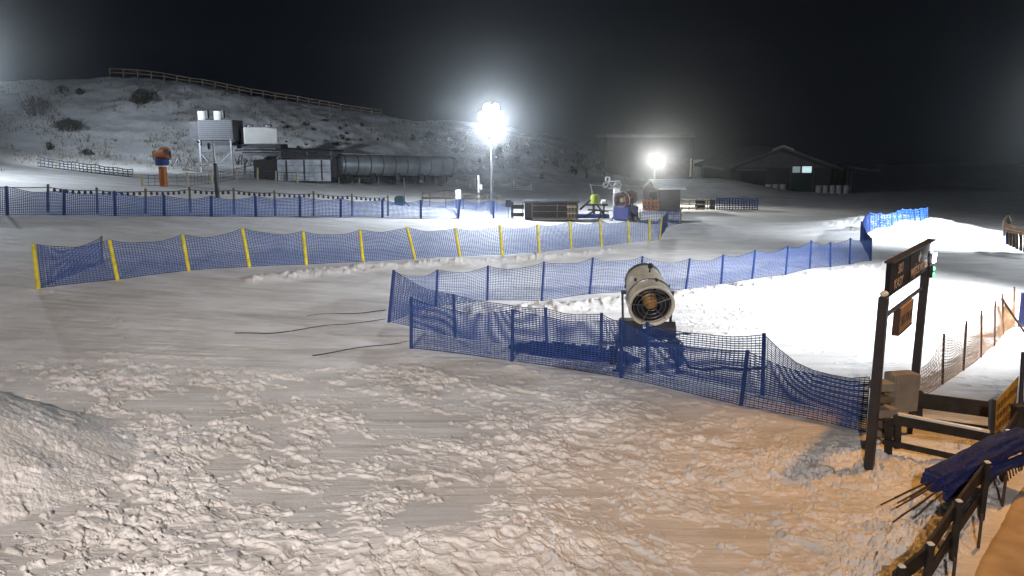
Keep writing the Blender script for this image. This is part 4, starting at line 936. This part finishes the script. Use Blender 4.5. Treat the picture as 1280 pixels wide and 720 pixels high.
wn = rect_box(MB(), 989.5, 206.8, 1015.5, 216.6, D-.10, .08).build('window', 'black', th, True)
for (a_, b_, m_) in ((990.5, 1000.5, 'windim'), (1002.5, 1014.8, 'win')): rect_box(MB(), a_, 208, b_, 215.8, D-.14, .03).build('pane', m_, wn, False).location = tuple(-Vector(th.location))
rect_box(MB(), 989.5, 217, 1015.5, 241, D-.09, .07).build('door', 'teal', th, True)
rect_box(MB(), 921, 211, 957, 213.5, D-.3, .3).build('beam', 'barnframe', th, True)
rect_box(MB(), 925, 213.8, 957, 240, D-.08, .06).build('dark_bay_panel', 'black', th, True)  # black panel laid on the solid wall as the dark of a bay
# wing to the right
th = thing('side_shed', tuple(P(1052,241,D+2)), 'low dark lean-to building against the right side of the barn', 'lean-to')
rect_box(MB(), 1040, 211, 1068, 243, D+2, 8).build('wall', 'barn', th, True); MB().box(P(1054,209,D+5), (3.4,10,.2), (0,R(8),0)).build('roof', 'barnroof', th, True)
for x in (1043, 1050, 1058, 1064): rect_box(MB(), x, 213, x+.8, 241, D+1.9, .1).build('board', 'barnframe', th, True)
def barrel(x, y, D, label, group, s=1.0):
    a = P(x, y, D); b = tag(MB().lathe([(.26,0),(.32,.03),(.33,.3),(.345,.32),(.33,.34),(.33,.6),(.345,.62),(.33,.64),(.32,.9),(.30,.93)], 16).build('barrel', 'barrel', smooth=True), label, 'barrel', group)
    b.location = (a.x, D, a.z); b.scale = (s, s, s); return b
for i, x in enumerate((960, 969, 978)): barrel(x, 241.5, 82.5, ['leftmost','middle','rightmost'][i]+' of the three pale barrels in front of the barn bay', 'three pale barrels before the barn', 1.0)
for i, x in enumerate((1023, 1031, 1040, 1048, 1057)): barrel(x, 242.5, 82.5, ['leftmost','second','middle','fourth','rightmost'][i]+' of the five pale barrels right of the barn door', 'five pale barrels by the lean-to', .95)
# faint building behind the shorter floodlight
th = thing('distant_building', tuple(P(812,222,98)), 'faint grey flat-fronted building behind the shorter floodlight', 'building')
rect_box(MB(), 758, 172, 868, 224, 98, 10).build('wall', 'plaster', th, True)
rect_box(MB(), 756, 168, 870, 172, 97.5, 11).build('roof', 'barnroof', th, True)
rect_box(MB(), 832, 198, 864, 219, 97.8, .2).build('doorway', 'barn', th, True); rect_box(MB(), 862, 198, 865, 221, 97.6, .3).build('pillar', 'palewood', th, True)
# fence / barrier at top right edge
th = thing('wooden_barrier', tuple(G(1262,312)), 'weathered plank barrier draped with orange netting at the upper right edge', 'barrier')
D = 40.5
for i, x in enumerate((1259, 1263, 1267, 1271, 1276, 1281, 1286)): MB().beam(P(x,288+i*.7,D-.1*i), P(x,306+i*1.8,D-.2*i), .13,.09,(0,1,0)).build('plank', 'wood2' if i else 'navy2', th, True)
MB().beam(P(1254,283,D), P(1292,291,D-1), .08,.08).build('rail', 'palewood', th, True)
MB().beam(P(1255,276,D), P(1255,296,D), .08,.08,(0,1,0)).build('post', 'palewood', th, True)
m_, _ = net_panel(P(1256,290,D-.2), P(1256,279,D-.2), P(1292,296,D-1.5), P(1292,285,D-1.5), .12, .1, .035, .05, .3, 0, .05, 5, rope=False); m_.build('netting', 'orange_net', th, True)
g = G(1258,297); tag(MB().lathe([(.05,0),(.16,.05),(.2,.25),(.14,.45),(.05,.6)], 12, tuple(P(1258,284,41))).build('straw_bundle', 'wood2', smooth=True), 'tuft of brown brushwood behind the top of the plank barrier', 'brushwood')

# ------------------------------------------------------------------ bushes, grass
def bush(px, py, wpx, hpx, n, label, group=None):
    b = G(px, py); sc = b.y/1000; th = thing('bush', tuple(b), label, 'bush', group)
    w_, h_ = wpx*sc/2, hpx*sc
    st = MB()
    for i in range(max(6, n//30)):
        a = random.uniform(0, 6.28); e = Vector((w_*math.cos(a)*random.uniform(.3,1), w_*.6*math.sin(a), h_*random.uniform(.6,1.1))); c0 = Vector((e.x*.25, e.y*.25, -.3)); m_ = c0.lerp(e, .5)+Vector((0,0,.1)); st.tube(c0, m_, .04, .025, 4, False); st.tube(m_, e, .025, .01, 4, False)
    st.build('stems', 'twig', th)
    fl = MB(); V = []; f = []
    for i in range(n):
        r = random.random()**.5; a = random.uniform(0, 6.28); z = random.random()**.8
        k = (1-.55*z*z); lump = 1+.35*math.sin(a*3+px)
        c = Vector((w_*r*k*math.cos(a)*lump, w_*.6*r*k*math.sin(a), h_*z*(1-.3*r)))
        u = Vector((random.gauss(0,1), random.gauss(0,1), random.gauss(0,1))).normalized(); v = u.cross(Vector((random.random(), random.random(), 1))).normalized(); s = random.uniform(.07, .18)
        V += [tuple(c-u*s), tuple(c+v*s*.4), tuple(c+u*s), tuple(c-v*s*.4)]; j = 4*i; f.append((j, j+1, j+2, j+3))
    fl.add(V, f).build('foliage', 'bush', th)
    return th
bush(177, 130, 36, 20, 1100, 'wide dark evergreen bush high on the hill below the rail fence')
bush(87, 164, 46, 17, 1100, 'long low dark bush low on the far left hillside')
bush(46, 146, 44, 28, 900, 'loose sprawling bush near the left edge of the hill')
bush(62, 187, 12, 10, 200, 'small dark bush at the foot of the hill above the low net fence, left one')
bush(109, 194, 18, 9, 200, 'small dark bush at the foot of the hill above the low net fence, right one')
bush(78, 115, 16, 9, 240, 'small bush on the left crest of the hill')
bush(100, 118, 14, 8, 200, 'small tufted bush right beside the crest bush on the left')
bush(537, 179, 24, 16, 600, 'dark bush on the hillside left of the tall floodlight')
bush(516, 177, 8, 9, 160, 'small dark bush left of the hillside bush by the tall floodlight')
for i in range(34):
    px = random.uniform(560, 775); ry = np.interp(px, RX, RY); py = random.uniform(ry+14, 224)
    bush(px, py, random.uniform(4, 10), random.uniform(5, 10), 90, 'small dark shrub dotted over the snowy slope right of the tall floodlight', 'small shrubs on the slope right of the tall floodlight')
for i in range(26):
    px = random.uniform(350, 480); py = random.uniform(152, 186)
    bush(px, py, random.uniform(3, 7), random.uniform(2.5, 4), 45, 'tiny dark tuft on the hillside above the tank and shelter', 'tiny tufts on the hillside above the tank')
gr = MB(); V = []; f = []; j = 0; roots = []
for i in range(3200):
    px = random.uniform(-20, 800); ry = float(np.interp(px, RX, RY)); py = random.uniform(ry+4, 214)
    if vn(np.array(px*.03), np.array(py*.08), 9) < .42: continue
    b = G(px, py)
    for q in range(3): roots.append((b.x+random.uniform(-.4,.4), b.y+random.uniform(-.4,.4)))
roots = np.array(roots); zs = h0(roots[:, 0], roots[:, 1])+detail(roots[:, 0], roots[:, 1])
for (x, y), z in zip(roots, zs):
    s = random.uniform(.2, .5); dx = random.uniform(-.35,.35)
    V += [(x-.04, y, z-.1), (x+.04, y, z-.1), (x+dx, y+random.uniform(-.1,.1), z+s)]; f.append((j, j+1, j+2)); j += 3
tag(gr.add(V, f).build('dry_grass', 'grass'), kind='stuff', label='sparse dry grass poking through the snow on the hill', cat='grass')

# ------------------------------------------------------------------ haze, world, render
hz_ = MB().box((0, 140, 12), (900, 560, 76)).build('haze', 'steel'); hz_['kind'] = 'stuff'; hz_['label'] = 'thin night mist of frozen snow over the slope'; hz_['category'] = 'haze'
hm_ = bpy.data.materials.new('mist'); hm_.use_nodes = True; nt = hm_.node_tree; nt.nodes.clear(); o = nt.nodes.new('ShaderNodeOutputMaterial'); v = nt.nodes.new('ShaderNodeVolumePrincipled')
v.inputs['Color'].default_value = (.9, .95, 1, 1); v.inputs['Density'].default_value = .00072; v.inputs['Anisotropy'].default_value = .945
nt.links.new(v.outputs[0], o.inputs['Volume']); hz_.data.materials.clear(); hz_.data.materials.append(hm_)
W = bpy.data.worlds.new('World'); S.world = W; W.use_nodes = True; nt = W.node_tree; bg = nt.nodes['Background']
sk = nt.nodes.new('ShaderNodeTexSky'); sk.sky_type = 'NISHITA'; sk.sun_disc = False; sk.sun_elevation = R(-5.5); sk.sun_rotation = R(200)
mx = nt.nodes.new('ShaderNodeMix'); mx.data_type = 'RGBA'; mx.inputs[0].default_value = .85; mx.inputs[7].default_value = (.0022, .003, .005, 1)
nt.links.new(sk.outputs[0], mx.inputs[6]); nt.links.new(mx.outputs[2], bg.inputs[0]); bg.inputs[1].default_value = 1.0
S.render.engine = 'CYCLES'; c = S.cycles; c.max_bounces = 5; c.diffuse_bounces = 2; c.glossy_bounces = 2; c.volume_bounces = 0; c.transparent_max_bounces = 4
c.use_denoising = True; c.denoiser = 'OPENIMAGEDENOISE'; c.sample_clamp_indirect = 3
vs = S.view_settings; vs.view_transform = 'Standard'; vs.look = 'None'; vs.exposure = 0; vs.gamma = 1
